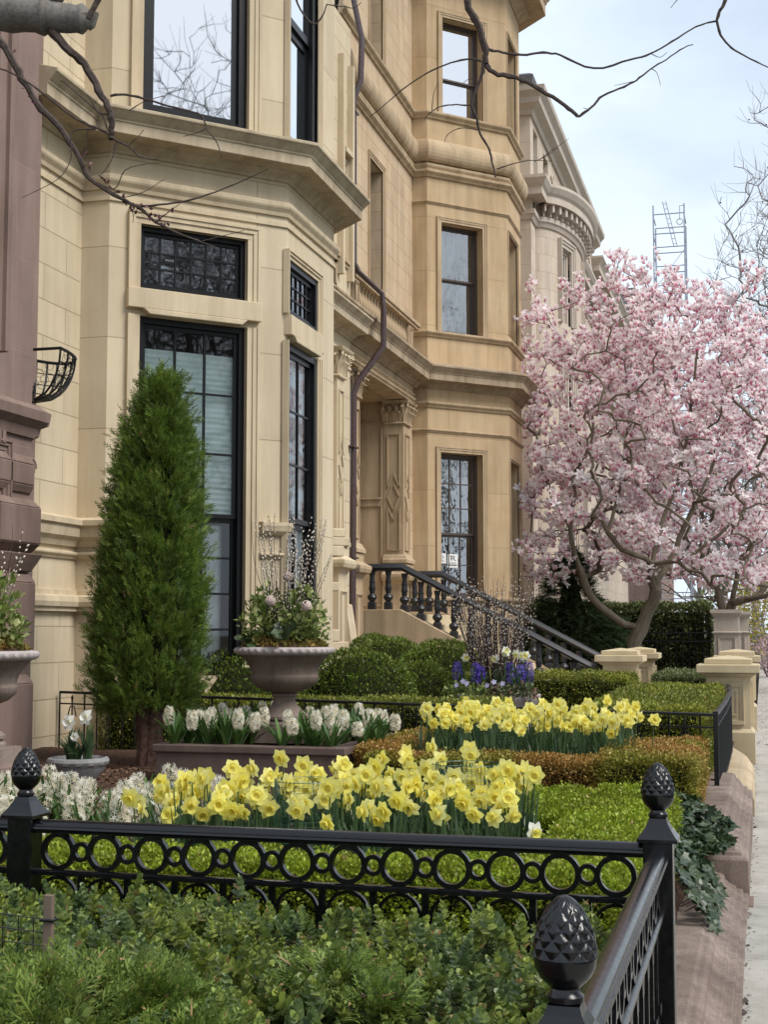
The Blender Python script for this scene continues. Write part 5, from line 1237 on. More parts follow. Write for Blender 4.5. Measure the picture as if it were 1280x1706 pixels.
def willow(c, z, label, stems, H_, spread, group=None, cs=.011, gap=.028, r0=.004, bare=0, lean=(0, 0), top_only=.35):
    o = thing('pussy_willow', label, 'pussy willow', (c[0], c[1], z)); m = MB(); K = []
    for k in range(stems):
        a = random.uniform(0, 6.28); s = spread*math.sqrt(random.random()); hh = H_*random.uniform(.62, 1.0); b = np.array((c[0]+.09*spread*math.cos(a)*2, c[1]+.09*spread*math.sin(a)*2, z-.05))
        tip = np.array((c[0]+s*math.cos(a)+lean[0], c[1]+s*math.sin(a)+lean[1], z+hh)); mid = (b+tip)/2+np.array((s*.14*math.cos(a), s*.14*math.sin(a), hh*.05)); pts = []
        w = rng.normal(size=3)*.012
        for i in range(9):
            t = i/8; pts.append((1-t)**2*b+2*t*(1-t)*mid+t*t*tip+w*math.sin(t*7))
        m.tube(pts, [r0*(1-.7*i/8) for i in range(9)], 5)
        L = 0; t = top_only
        while t < (1 if k >= bare else 0):
            f = t*8; i = min(7, int(f)); p = pts[i]+(pts[i+1]-pts[i])*(f-i); d = pts[i+1]-pts[i]; d /= np.linalg.norm(d); e = rdir(1)[0]; K.append((p+e*r0, d*.8+e*.5)); t += gap*random.uniform(.7, 1.3)
    m.build('branches', M['twig'], o, smooth=True)
    if K:
        n = 6; cv, cf = [], []
        for i, (r, y) in enumerate(((.12, 0), (.42, .3), (.4, .65), (.06, 1.0))):
            for q in range(n): cv.append((r*math.cos(2*PI*q/n), y*1.5, r*math.sin(2*PI*q/n)))
        for i in range(3):
            for q in range(n): cf.append((i*n+q, i*n+(q+1) % n, (i+1)*n+(q+1) % n, (i+1)*n+q))
        P = np.array([k[0] for k in K]); D = np.array([k[1] for k in K]); V, Fq = stamp((cv, cf), P, frames(D, rdir(len(P))), cs*rng.uniform(.75, 1.25, len(P))); np_mesh('catkins', V, Fq, M['catkin'], o, smooth=True)
    return o
willow(URN, 1.58, 'upright pussy willow stems with white catkins standing in the central urn', 46, 1.0, .36, cs=.0125, gap=.042, lean=(.05, 0), bare=6, top_only=.25)
def leafy(name, label, cat, c, z, r, h, n, size, mat, T=ROUND, group=None, up=.4):
    o = thing(name, label, cat, (c[0], c[1], z), group); d = rdir(n); d[:, 2] = np.abs(d[:, 2]); P = d*np.array((r, r, h))*(rng.random(n)**.4)[:, None]*(1+.25*lumps(d*2, 3, n))[:, None]+np.array((c[0], c[1], z))
    leaf_cloud('leaves', P, d*.8+np.array((0, 0, up)), size, M[mat], o, T, .6)
    m = MB()
    for k in range(12): a = k*2.4; m.tube([(c[0], c[1], z-.03), (c[0]+r*.3*math.cos(a), c[1]+r*.3*math.sin(a), z+h*.5), (c[0]+r*.7*math.cos(a), c[1]+r*.7*math.sin(a), z+h*.8)], .003, 4)
    m.build('stems', M['stemg'], o)
    return o
leafy('hellebore', 'pale green hellebore on the left side of the central urn', 'plant', (URN[0]-.14, URN[1]-.06), 1.57, .21, .40, 620, .055, 'helle', LEAFW)
leafy('hellebore', 'pale green hellebore on the right side of the central urn', 'plant', (URN[0]+.15, URN[1]-.04), 1.57, .20, .40, 620, .055, 'helle', LEAFW)
big = ([(x*1.5, y, z) for x, y, z in ROUND[0]], ROUND[1])
leafy('broad_leaf_plant', 'few broad dark leaves at the front edge of the urn moss', 'plant', (URN[0]+.05, URN[1]-.24), 1.56, .12, .09, 16, .10, 'ivy', big)
leafy('broad_leaf_plant', 'dark leaves lying over the left rim of the central urn', 'plant', (URN[0]-.22, URN[1]-.2), 1.55, .11, .05, 14, .09, 'ivy', big)
for k, (dx, dz, lb) in enumerate(((-.05, .33, 'pale woven wicker ball in the left hellebore of the urn'), (.245, .29, 'pale woven wicker ball at the right of the urn planting'), (.06, .52, 'pinkish wicker ball higher up between the willow stems'))):
    w = MB(); cc = np.array((URN[0]+dx, URN[1]-.2 if k < 2 else URN[1]-.1, 1.55+dz)); 
    for j in range(11):
        a_, b_ = rdir(2); b_ = np.cross(a_, b_); b_ /= np.linalg.norm(b_); e_ = np.cross(a_, b_); w.tube([cc+.038*(b_*math.cos(q)+e_*math.sin(q)) for q in np.linspace(0, 6.28, 20)[:-1]], .0055, 5, closed=True)
    tag(w.build('wicker_ball', M['wicker'], smooth=True), lb, 'wicker ball')
# the second urn, cut by the left edge of the photo
U2 = atd(-41, 1100, 9.05); U2 = (U2[0], U2[1])
pd = MB(); pd.box(U2[0]-.3, U2[0]+.3, U2[1]-.3, U2[1]+.3, .3, .80); tag(pd.build('stone_block', M['brown_trim'], bevel=.01), 'brownstone block carrying the urn at the left edge', 'block')
urn(U2, .80, 'weathered stone urn cut off by the left edge, before the brownstone')
moss(U2, 1.52, .33, 'golden moss in the urn at the left edge')
willow(U2, 1.58, 'few pussy willow stems leaning out of the urn at the left edge', 15, .85, .42, cs=.013, gap=.055, bare=2)
leafy('hellebore', 'pale hellebore with creamy heads in the urn at the left edge', 'plant', (U2[0]+.12, U2[1]), 1.57, .22, .40, 620, .058, 'helle', LEAFW)

# small bowl of white narcissus
B0 = atd(130, 1262, 9.9); bz = .745
o = thing('stone_bowl', 'low round grey stone bowl with a scalloped rim near the house wall', 'bowl', (B0[0], B0[1], .48)); m = MB(); n = 72
pr = [(.10, .45), (.13, .50), (.13, .53), (.10, .56), (.14, .62), (.19, .68), (.195, .70), (.21, .715), (.215, .735), (.205, .755), (.185, .76), (.175, .73)]
for i, (r, z) in enumerate(pr):
    for q in range(n): a = 2*PI*q/n; f = 1+(.035*abs(math.sin(a*7)) if i > 6 else 0); m.v.append((B0[0]+r*f*math.cos(a), B0[1]+r*f*math.sin(a), z))
for i in range(len(pr)-1):
    for q in range(n): m.f.append((i*n+q, i*n+(q+1) % n, (i+1)*n+(q+1) % n, (i+1)*n+q))
m.build('bowl_wall', M['bowl'], o, smooth=True); m = MB(); m.lathe([(.18, .0), (.17, .01), (.001, .012)], (B0[0], B0[1], .72), 20); m.build('soil', M['soil'], o)
pw = [daffodil_proto('narcissus', ['white narcissus with open flower on the left of the small bowl', 'white narcissus with the largest flower in the small bowl', 'low white narcissus flower half turned in the small bowl'][k], None, 400+k, (.27, .30, .17)[k], .03, (.1, .3, .05)[k], ('daffw', 'daffw'), cat='narcissus', R_=.062 if k < 2 else .04, nleaf=24) for k in range(3)]
for p, dx in zip(pw, (-.05, .08, -.01)): p.location = (B0[0]+dx, B0[1]-.02, .73)

# planter with purple hyacinths and the big pussy willow
PQ = (-2.86, 15.4)
o = thing('round_planter', 'pale stone planter brimming with spring flowers before the stoop', 'planter', (PQ[0], PQ[1], .4)); m = MB()
m.lathe([(.32, .4), (.36, .45), (.42, .75), (.47, .86), (.50, .90), (.50, .95), (.46, .955), (.44, .90)], (PQ[0], PQ[1], 0), 40); m.build('bowl_wall', M['urnrim'], o, smooth=True)
m = MB(); m.lathe([(.45, .88), (.44, .93), (.001, .96)], (PQ[0], PQ[1], 0), 24); m.build('soil', M['soil'], o)
willow(PQ, .96, 'dense dark pussy willow thicket with many catkins in the planter by the stoop', 135, 1.32, .52, cs=.0125, gap=.062, top_only=.12, bare=14, r0=.0055)
hv = [hyacinth_proto(40+k, 'deep violet hyacinth in the planter by the stoop', 'violet hyacinths', mat='hyacp', h=.33, spike=.2, rad_=.05) for k in range(3)]
plant_out(hv, [(PQ[0]+dx, PQ[1]+dy, .94) for dx, dy in ((-.36, -.20), (-.17, -.33), (-.07, -.36), (-.12, -.30), (.20, -.30), (.30, -.28), (.36, -.18))], .1, 3)
pc = daff_protos('cream daffodil in the planter by the stoop', 'cream daffodils in the stoop planter', ('daffw', 'daff'), .42, .055, 5, 3, 500)
plant_out(pc, [(PQ[0]+dx, PQ[1]+dy, .93) for dx, dy in ((-.34, -.08), (.06, -.25), (.13, -.22), (.17, -.3), (.25, -.18), (.33, -.12), (.38, -.22))], .12, .6)
for k, (dx, dy, mt, lb, nn) in enumerate(((-.38, -.30, 'helle', 'silvery grey bedding plant at the left rim of the stoop planter', 160), (-.12, -.42, 'helle', 'grey green bedding plant in the middle of the stoop planter rim', 160), (.15, -.42, 'saxi', 'reddish green bedding plant spilling over the planter rim', 260), (.36, -.30, 'saxi', 'dull red bedding plant at the right rim of the stoop planter', 220))):
    leafy('bedding_plant', lb, 'plant', (PQ[0]+dx, PQ[1]+dy), .92, .17, .16, nn, .045, mt)
FIVE = ([(0, 0, 0)]+[(math.cos(a)*(1 if i % 2 else .6), math.sin(a)*(1 if i % 2 else .6), .1) for i, a in enumerate(np.linspace(0, 6.2832, 11)[:-1])], [(0, i+1, (i+1) % 10+1) for i in range(10)])
pos = [(-.34, -.42), (-.22, -.45), (-.28, -.36), (.0, -.44), (.16, -.40), (.08, -.47)]
for k, (dx, dy) in enumerate(pos):
    V, Fq = stamp(FIVE, np.array([(PQ[0]+dx, PQ[1]+dy-.03, 1.06+.02*(k % 3))]), frames(np.array([[0, .3, 1.0]]), np.array([[.2*(k % 3-1), -1, .3]])), [.035])
    tag(np_mesh('pansy', V, Fq, M['pansy']), 'pale violet pansy flower at the rim of the stoop planter', 'pansy', 'pansies in the stoop planter')

# ------------------------------------------------------------------ ivy
IVY = ([(0, 0, 0), (-.42, -.08, .0), (-.52, .34, .05), (-.25, .42, .02), (0, 1.0, -.05), (.25, .42, .02), (.52, .34, .05), (.42, -.08, 0), (0, .4, -.04)], [(0, 8, 2, 1), (8, 4, 3, 2), (8, 6, 5, 4), (0, 7, 6, 8)])
def ivy(label, P, D, size):
    c = P.mean(axis=0); o = thing('ivy', label, 'ivy', tuple(c))
    n = len(P); up = np.array((.25, -.35, 1.0))+rng.normal(size=(n, 3))*.45; V, Fq = stamp(IVY, P, frames(D+rng.normal(size=(n, 3))*.4, up), size*rng.uniform(.5, 1.25, n)); np_mesh('leaves', V, Fq, M['ivy'], o)
    m = MB()
    for k in range(0, n, 14): p = P[k]; m.tube([p-np.array((.1, .02, .05)), p, p+D[k]*.06], .002, 4)
    m.build('stems', M['twig'], o)
n = 1500; yy = rng.uniform(8.3, 9.95, n); tt = rng.random(n); xx = -.62+.42*tt*np.sin(np.clip((yy-8.2)/1.8, 0, 1)*PI)**.5; zz = np.where(yy > 9.2, .40, .34)+.16*rng.random(n)*(1-tt**2)+.02
P = np.stack((xx, yy, zz), 1); ivy('dark glossy ivy mound lying on the tall kerb block', P, np.stack((np.full(n, .5), np.full(n, -.5), np.full(n, -.1)), 1), .058)
n = 520; yy = rng.uniform(7.4, 8.7, n); tt = rng.random(n); xx = -.52+.26*tt; zz = .46-.36*tt**1.3+.05*rng.random(n)
P = np.stack((xx, yy, zz), 1); ivy('ivy trailing down to the low kerb behind the corner post', P, np.stack((np.full(n, .7), np.full(n, -.4), np.full(n, -.6)), 1), .056)
n = 300; P = np.stack((rng.uniform(-2.0, -.6, n), rng.uniform(8.95, 9.65, n), .50+.07*rng.random(n)), 1); V, Fq = stamp(IVY, P, frames(rdir(n)*.8+np.array((0, -.6, .3)), np.array((0, -.3, 1.0))+rng.normal(size=(n, 3))*.4), rng.uniform(.05, .1, n))
tag(np_mesh('ground_cover', V, Fq, leafmat('blue_green_leaf', [(.03, .055, .045), (.06, .10, .085), (.10, .15, .12)], .4, .1)), 'dusky blue green ground cover at the foot of the bronze hedge', 'ground cover', kind='stuff')
# chips of mulch by the bowl
n = 2500; P = np.stack((rng.uniform(-5.6, -3.9, n), rng.uniform(8.4, 10.6, n), np.zeros(n)), 1); P[:, 2] = [hgt(a, b)+.012 for a, b in P[:, :2]]
V, Fq = stamp(LEAF, P, frames(rdir(n)*np.array((1, 1, .3)), np.array((0, 0, 1.0))+rng.normal(size=(n, 3))*.4), rng.uniform(.02, .05, n)); tag(np_mesh('bark_mulch', V, Fq, leafmat('mulch_chip', [(.06, .03, .02), (.13, .07, .045), (.20, .12, .08)], .9, 0)), 'reddish bark mulch around the small bowl', 'mulch', kind='stuff')

# ------------------------------------------------------------------ near shrubs (below the camera)
def sprig():
    V, Fq = [], []
    for i in range(8):
        y = .10+.115*i; s = .40*(1-.05*i) if i < 6 else .22
        for k in (0, 1):
            a = (0 if i % 2 else PI/2)+k*PI; el = .35+.10*i; d = np.array((math.cos(a)*math.cos(el), math.sin(el), math.sin(a)*math.cos(el))); upv = np.array((0, 1, 0))-d*d[1]; upv /= np.linalg.norm(upv); x = np.cross(d, upv); b = len(V)
            for (lx, ly, lz) in ROUND[0]: V.append(tuple(np.array((0, y, 0))+x*lx*s*1.35+d*ly*s+upv*lz*s))
            Fq += [tuple(j+b for j in f) for f in ROUND[1]]
    return (V, Fq)
SPRIG = sprig()
def near_box(label, x0, x1, y0, y1, zt, n, seed, zvar=.05):
    o = thing('near_boxwood', label, 'shrub', ((x0+x1)/2, (y0+y1)/2, .3)); P = np.stack((rng.uniform(x0, x1, n), rng.uniform(y0, y1, n), np.zeros(n)), 1)
    P[:, 2] = zt+zvar*lumps(P, 4.5, seed)-.18*rng.random(n)**1.5
    e = np.minimum(np.minimum(P[:, 0]-x0, x1-P[:, 0]), np.minimum(P[:, 1]-y0, y1-P[:, 1])); P[:, 2] -= .25*np.exp(-e/.06)*rng.random(n)
    P[:, 2] += .05*(rng.random(n) < .10); D = np.array((0, -.2, 1.0))+rng.normal(size=(n, 3))*.36; V, Fq = stamp(SPRIG, P, frames(D, rdir(n)), rng.uniform(.05, .088, n)); np_mesh('sprigs', V, Fq, M['boxfg'], o)
    k = MB(); k.box(x0+.08, x1-.08, y0+.08, y1-.08, .25, zt-.24); k.build('dark_core', M['core'], o); return o
near_box('leafy boxwood bush filling the foreground below the ring fence', -2.75, -.42, 2.4, 4.33, .755, 4600, 3)
near_box('leafy boxwood growing past the far left fence post', -4.2, -2.8, 2.6, 4.35, .70, 1900, 4)
CYF = frond(9, 1.0, .46, .036)
def near_cypress(label, pts, n, size, mat='cypress'):
    """pts = list of (x,y,z,r) mounds"""
    o = thing('cypress_shrub', label, 'shrub', (pts[0][0], pts[0][1], .3)); parts = []
    for (x, y, z, r) in pts:
        k = n//len(pts); d = rdir(k); d[:, 2] = np.abs(d[:, 2])*.8; P = d*np.array((r, r, r*.55))*(rng.random(k)**.3)[:, None]+np.array((x, y, z))
        D = d*np.array((1, 1, .35))+np.array((0, -.2, .25))+rng.normal(size=(k, 3))*.3; upv = np.array((0, -.35, 1.0))+rng.normal(size=(k, 3))*.45; parts.append(stamp(CYF, P, frames(D, upv), size*rng.uniform(.6, 1.25, k)))
    V, Fq = merge(parts); np_mesh('sprays', V, Fq, M[mat], o); m = MB()
    for (x, y, z, r) in pts:
        for q in range(6): a = q*1.05; m.tube([(x, y, .3), (x+r*.2*math.cos(a), y+r*.2*math.sin(a), z), (x+r*.7*math.cos(a), y+r*.7*math.sin(a), z+.05)], [.012, .008, .003], 5)
    m.build('branches', M['cedarbark'], o, smooth=True)
near_cypress('feathery green cypress shrub at the bottom left of the photo', [(-1.62, 3.02, .77, .17), (-1.40, 3.02, .77, .17), (-1.82, 3.1, .74, .17), (-1.5, 2.8, .76, .22), (-1.2, 2.85, .72, .14)], 1900, .085)
near_cypress('feathery cypress sprays rising among the boxwood at centre', [(-1.02, 3.30, .80, .09), (-.88, 3.22, .77, .07)], 240, .08)
near_cypress('grey green juniper shoots at the bottom left corner', [(-1.98, 3.0, .74, .13)], 320, .08)
near_cypress('bluish cypress twig hanging in front of the far left fence post', [(-2.62, 4.12, .84, .10)], 50, .11)
# wire netting on a wooden stake
ws = thing('wire_netting', 'dark wire netting tied to a weathered wooden stake at the lower left', 'wire netting', (-1.8, 3.0, .3))
S0 = atd(82, 1490, 3.45); m = MB(); sx, sy_ = S0[0], S0[1]; m.box(sx-.012, sx+.012, sy_-.008, sy_+.008, .25, S0[2]+.0); m.build('stake', M['wood'], ws, bevel=.002)
m = MB(); zt_ = S0[2]-.06
for k in range(16): x = sx-.033*k; m.tube([(x, sy_-.015*k, .3), (x, sy_-.015*k, zt_+.006*k)], .0016, 4)
for j in range(14): m.tube([(sx-.033*k, sy_-.015*k-.002, zt_-.032*j+.006*k) for k in range(16)], .0016, 4)
m.build('net', M['iron_old'], ws); m = MB(); m.tube([(sx-.016, sy_-.012, zt_), (sx+.016, sy_-.012, zt_), (sx+.016, sy_+.012, zt_), (sx-.016, sy_+.012, zt_)], .004, 5, closed=True); m.build('tie', M['iron_old'], ws)

n = 520; P = np.stack((rng.uniform(-.12, 1.1, n)**1.0, 19+rng.random(n)**.8*26, np.full(n, .006)), 1); P[:, 0] = -.12+1.3*rng.random(n)**1.8
V, Fq = stamp(LEAF, P, frames(rdir(n)*np.array((1, 1, .05)), np.array((0, 0, 1.0))+rng.normal(size=(n, 3))*.2), rng.uniform(.04, .08, n)); tag(np_mesh('fallen_petals', V, Fq, leafmat('fallen_petal', [(.6, .42, .45), (.75, .65, .65)], .6, .2)), 'pale fallen magnolia petals scattered along the pavement edge', 'petals', kind='stuff')

n = 330; P = np.stack((-.118+.05*rng.random(n)**2.5, 2.5+17*rng.random(n), np.full(n, .005)), 1)
V, Fq = stamp(LEAF, P, frames(rdir(n)*np.array((1, 1, .1)), np.array((0, 0, 1.0))+rng.normal(size=(n, 3))*.4), rng.uniform(.008, .03, n)); tag(np_mesh('leaf_litter', V, Fq, leafmat('litter', [(.05, .035, .025), (.12, .085, .055), (.2, .15, .10)], .9, 0)), 'fine dark leaf litter gathered along the foot of the kerb', 'litter', kind='stuff')
# ------------------------------------------------------------------ trees
def grow(paths, targets, seg=.35, sag=.0, wob=.05, thr=0):
    """paths: list of (points, parent index or -1) for the main limbs; each target is joined to the nearest limb point by a bent twig.
    returns nodes, parents (pipe model radii are worked out from them)"""
    nodes, par = [], []
    for pts, pa in paths:
        last = pa
        for i, p in enumerate(pts):
            p = np.asarray(p, float)
            if i and np.linalg.norm(p-nodes[last]) > seg:
                a = nodes[last]; k = int(np.linalg.norm(p-a)/seg)+1
                for j in range(1, k):
                    q = a+(p-a)*j/k+rng.normal(size=3)*wob*.3; nodes.append(q); par.append(last); last = len(nodes)-1
            nodes.append(p); par.append(last); last = len(nodes)-1
    tg = np.asarray(targets); base = np.array(nodes[0]); order = np.argsort(np.linalg.norm(tg-base, axis=1))
    arr = np.zeros((len(nodes)+len(tg)*8, 3)); arr[:len(nodes)] = nodes; cnt = len(nodes); tips = []
    for t in tg[order]:
        d = arr[thr:cnt]-t; dist = np.sqrt((d**2).sum(1))+.55*np.maximum(0, arr[thr:cnt, 2]-t[2]+.1)
        i = int(np.argmin(dist))+thr; a = arr[i]; L = np.linalg.norm(t-a); k = min(7, max(1, int(L/seg)+1)); last = i
        out = (a-base); out[2] = max(out[2], .3); out /= np.linalg.norm(out)+1e-9
        pd_ = a-arr[par[i]] if par[i] >= 0 else np.array((0, 0, 1.0)); pd_ = pd_/(np.linalg.norm(pd_)+1e-9); ct = a+(pd_*.62+(t-a)/(L+1e-9)*.38)*L*.5
        for j in range(1, k+1):
            s = j/k; q = (1-s)**2*a+2*s*(1-s)*ct+s*s*t+np.array((0, 0, -sag*math.sin(PI*s)*L))+(rng.normal(size=3)*wob if j < k else 0); arr[cnt] = q; par.append(last); last = cnt; cnt += 1
        tips.append(last)
    return arr[:cnt], np.array(par), tips
def limbs(name, nodes, par, r_tip, expo, mat, parent, sides=6, rmax=None, n_main=0):
    n = len(nodes); w = np.zeros(n); ch = [[] for _ in range(n)]
    for i, p in enumerate(par):
        if p >= 0: ch[p].append(i)
    for i in range(n-1, -1, -1): w[i] = (1.0 if not ch[i] else sum(w[c] for c in ch[i]))
    ex = math.log(rmax/r_tip)/math.log(w[0]) if rmax and w[0] > 1 else 1/expo
    rr = r_tip*w**ex
    m = MB(); seen = np.zeros(n, bool)
    starts = [(i, par[i]) for i in range(n)]
    for i in range(n):
        if seen[i]: continue
        chain = [par[i]] if par[i] >= 0 else []
        j = i
        while True:
            chain.append(j); seen[j] = True
            nx_ = [c for c in ch[j] if not seen[c]]
            if not nx_: break
            j = max(nx_, key=lambda c: w[c])
        if len(chain) > 1:
            rad_ = [rr[c] for c in chain]
            if par[i] >= 0: rad_[0] = min(rad_[0], rad_[1]*1.25)
            m.tube([nodes[c] for c in chain], rad_, sides if rad_[0] > .02 else 4)
    return m.build(name, mat, parent, smooth=True), rr
def blossom(op, n=6, W=.42):
    V, Fq, uv = [], [], []
    for k in range(n):
        a = 2*PI*k/n+(.2 if k % 2 else 0); b = len(V); o = op*(1 if k % 2 else .75)
        for i, (t, w) in enumerate(((0, .18), (.4, W*.9), (.75, W), (1, .12))):
            th = o*(.35+.65*t); r = .06+math.sin(th)*t*.95; z = math.cos(th)*t*1.05
            for s in (-1, 1): V.append((r*math.cos(a)-s*w*.5*math.sin(a), z, r*math.sin(a)+s*w*.5*math.cos(a))); uv.append((0, t))
        for i in range(3): Fq.append((b+i*2, b+i*2+1, b+i*2+3, b+i*2+2))
    return (V, Fq), uv
def put_blossoms(name, P, D, size, mat, parent, ops):
    parts, uvs = [], []; n = len(P); k = rng.integers(0, len(ops), n)
    for j, op in enumerate(ops):
        s = k == j
        if not s.any(): continue
        T, uv = blossom(op); parts.append(stamp(T, P[s], frames(D[s], rdir(int(s.sum()))), size*rng.uniform(.7, 1.2, int(s.sum())))); uvs.append(np.tile(np.array(uv), (int(s.sum()), 1)))
    V, Fq = merge(parts); return np_mesh(name, V, Fq, M[mat], parent, uv=np.concatenate(uvs))
def magnolia(label, base, paths, c, R, ntw, nbl, size, seed, rmax, cut=None, white=0, flat=1.0):
    o = thing('magnolia_tree', label, 'tree', base)
    n = ntw*4; d = rdir(n); rad_ = (rng.random(n)**.42); P = d/np.max(np.abs(d), axis=1, keepdims=True)**.28*np.array(R)*rad_[:, None]*(1+.16*lumps(d*3, 2, seed))[:, None]+np.array(c); keep = P[:, 2] > c[2]-R[2]*.86
    if cut: keep &= cut(P)
    P = P[keep][:ntw]
    nodes, par, tips = grow(paths, P, seg=.32, sag=.10, wob=.05)
    tr, rr = limbs('trunk', nodes, par, .0075, 2.35, M['bark'], o, 9, rmax)
    # blossoms sit along the thin twigs
    thin = np.where((rr < .016) & (nodes[:, 2] > c[2]-R[2]*.72))[0]; wgt = np.array([1.0]*len(thin)); i = rng.choice(thin, nbl, p=wgt/wgt.sum()); Pp = nodes[i]+rng.normal(size=(nbl, 3))*.09; Dd = np.array((0, 0, 1.0))+rng.normal(size=(nbl, 3))*.45+(Pp-np.array(c))/max(R)*.5
    put_blossoms('blossoms', Pp, Dd, size, 'mag', o, (.28, .42, .62, .9))
    if white:
        low = thin[nodes[thin, 2] < c[2]-.1]; low = low[nodes[low, 2] > 2.6]; i = rng.choice(low, white); Pp = nodes[i]+rng.normal(size=(white, 3))*.1; put_blossoms('open_blossoms', Pp, np.array((0, -.5, .7))+rng.normal(size=(white, 3))*.4, size*1.12, 'magw', o, (1.1, 1.35))
    # fresh leaf buds
    i = rng.choice(thin, 260); leaf_cloud('leaf_buds', nodes[i]+rng.normal(size=(260, 3))*.05, np.array((0, 0, 1.0))+rng.normal(size=(260, 3))*.4, .07, leafmat('new_leaf', [(.2, .22, .05), (.33, .33, .08)], .5, .3), o)
    return o
MB_ = (-2.35, 29.6)
def mg(px, py, dy=0): return aty(px, py, MB_[1]+dy)
j0 = mg(1058, 1066); fork = mg(1068, 1052)
paths = [([(mg(1055, 1120)[0], MB_[1], -.1), j0, mg(1075, 1030), mg(1090, 1000), mg(1096, 965)], -1)]
def nearest(paths_, p):
    """index a limb starts from, in the order `grow` numbers its nodes"""
    return p
base_nodes = paths[0][0]
# grow numbers nodes as it subdivides, so limbs are joined by nearest position afterwards
def build_paths(main, subs, seg=.32):
    cnt = []; nodes = []
    def count(pts, last):
        ids = []
        for i, p in enumerate(pts):
            p = np.asarray(p, float)
            if i and np.linalg.norm(p-nodes[last]) > seg:
                a = nodes[last]; k = int(np.linalg.norm(p-a)/seg)+1
                for j in range(1, k): nodes.append(a+(p-a)*j/k); last = len(nodes)-1
            nodes.append(p); last = len(nodes)-1
    out = [(main, -1)]; count(main, -1)
    for pts in subs:
        a = np.array(pts[0], float); i = int(np.argmin(np.linalg.norm(np.array(nodes)-a, axis=1))); full = [nodes[i]]+[np.array(q, float) for q in pts[1:]]
        # first point repeats the parent node
        out.append((full, i)); count(full, i)
    return out
main = base_nodes
subs = [
    [fork, mg(1040, 1040, -.1), mg(1000, 1010, -.2), mg(980, 985, -.2), mg(968, 950, -.3), mg(958, 920, -.3), mg(950, 880, -.2), mg(960, 820), mg(935, 760, .2)],
    [mg(958, 925, -.3), mg(930, 924, -.6), mg(895, 921, -.9), mg(868, 916, -1.2)],
    [mg(1090, 985), mg(1083, 955), mg(1087, 940, -.1), mg(1075, 930, -.2), mg(1035, 915, -.4), mg(1012, 885, -.5), mg(1000, 850, -.5), mg(985, 800, -.5)],
    [mg(1083, 955), mg(1068, 960, -.5), mg(1030, 940, -.7), mg(995, 928, -.9)],
    [mg(1085, 935), mg(1130, 935, -.3), mg(1150, 905, -.4), mg(1180, 880, -.4)],
    [mg(1096, 965), mg(1120, 930, .3), mg(1140, 880, .4), mg(1165, 830, .4), mg(1190, 770, .5), mg(1195, 700, .4)],
    [mg(1120, 930, .3), mg(1160, 920, .5), mg(1200, 890, .6), mg(1240, 850, .6)],
    [mg(1090, 940), mg(1100, 880, .2), mg(1125, 820, .3), mg(1140, 750, .3), mg(1125, 720, .2), mg(1110, 650, .2), mg(1090, 560, .2)],
    [mg(1140, 780, .3), mg(1150, 700, .8), mg(1160, 600, .9), mg(1170, 540, .9)],
    [mg(1012, 885, -.5), mg(1030, 830, -.2), mg(1040, 760, 0), mg(1050, 680, .3), mg(1040, 600, .5)],
    [mg(950, 880, -.2), mg(920, 830, -.5), mg(900, 770, -.6), mg(890, 700, -.5)],
    [mg(960, 800, .0), mg(985, 740, .2), mg(990, 670, .4), mg(975, 600, .5)]]
cut1 = lambda P: (P[:, 1] > 27.4) & (P[:, 2] > np.where(P[:, 0] < -1.1, 2.85, 2.3)+.5*np.clip(29.6-P[:, 1], 0, 1.5)) & ((P[:, 0] > -4.72) | (P[:, 1]-29.83 > -P[:, 0]-4.72+.35))
magnolia('magnolia tree in full pink and white bloom beside the stoop', (MB_[0], MB_[1], 0), build_paths(main, subs), (-2.2, 30.4, 5.55), (3.5, 2.8, 4.15), 860, 10800, .115, 5, .155, cut1, white=420)
mb2 = (-.9, 39.0)
def m2(px, py, dy=0): return aty(px, py, mb2[1]+dy)
main2 = [(mb2[0], mb2[1], -.1), (mb2[0], mb2[1], 1.6), (mb2[0]-.3, mb2[1], 3.0), (mb2[0]-.6, mb2[1], 4.8), (-2.4, 39, 7)]
subs2 = [[(mb2[0], mb2[1], 1.6), (-.6, 39, 3.2), (.3, 39, 5)], [(-1.8, 39, 3.0), (-3.2, 38.6, 5), (-4, 38.4, 7.2)], [(-1.8, 39, 3.0), (-1.2, 39.4, 6), (-1.0, 39.4, 8.5)]]
magnolia('second pink magnolia standing farther back behind the blooming one', (mb2[0], mb2[1], 0), build_paths(main2, subs2), (-.3, 39.2, 6.1), (3.7, 2.8, 4.35), 620, 6500, .135, 9, .17, lambda P: (P[:, 0] > -4.2) | (P[:, 1] > 40.5))

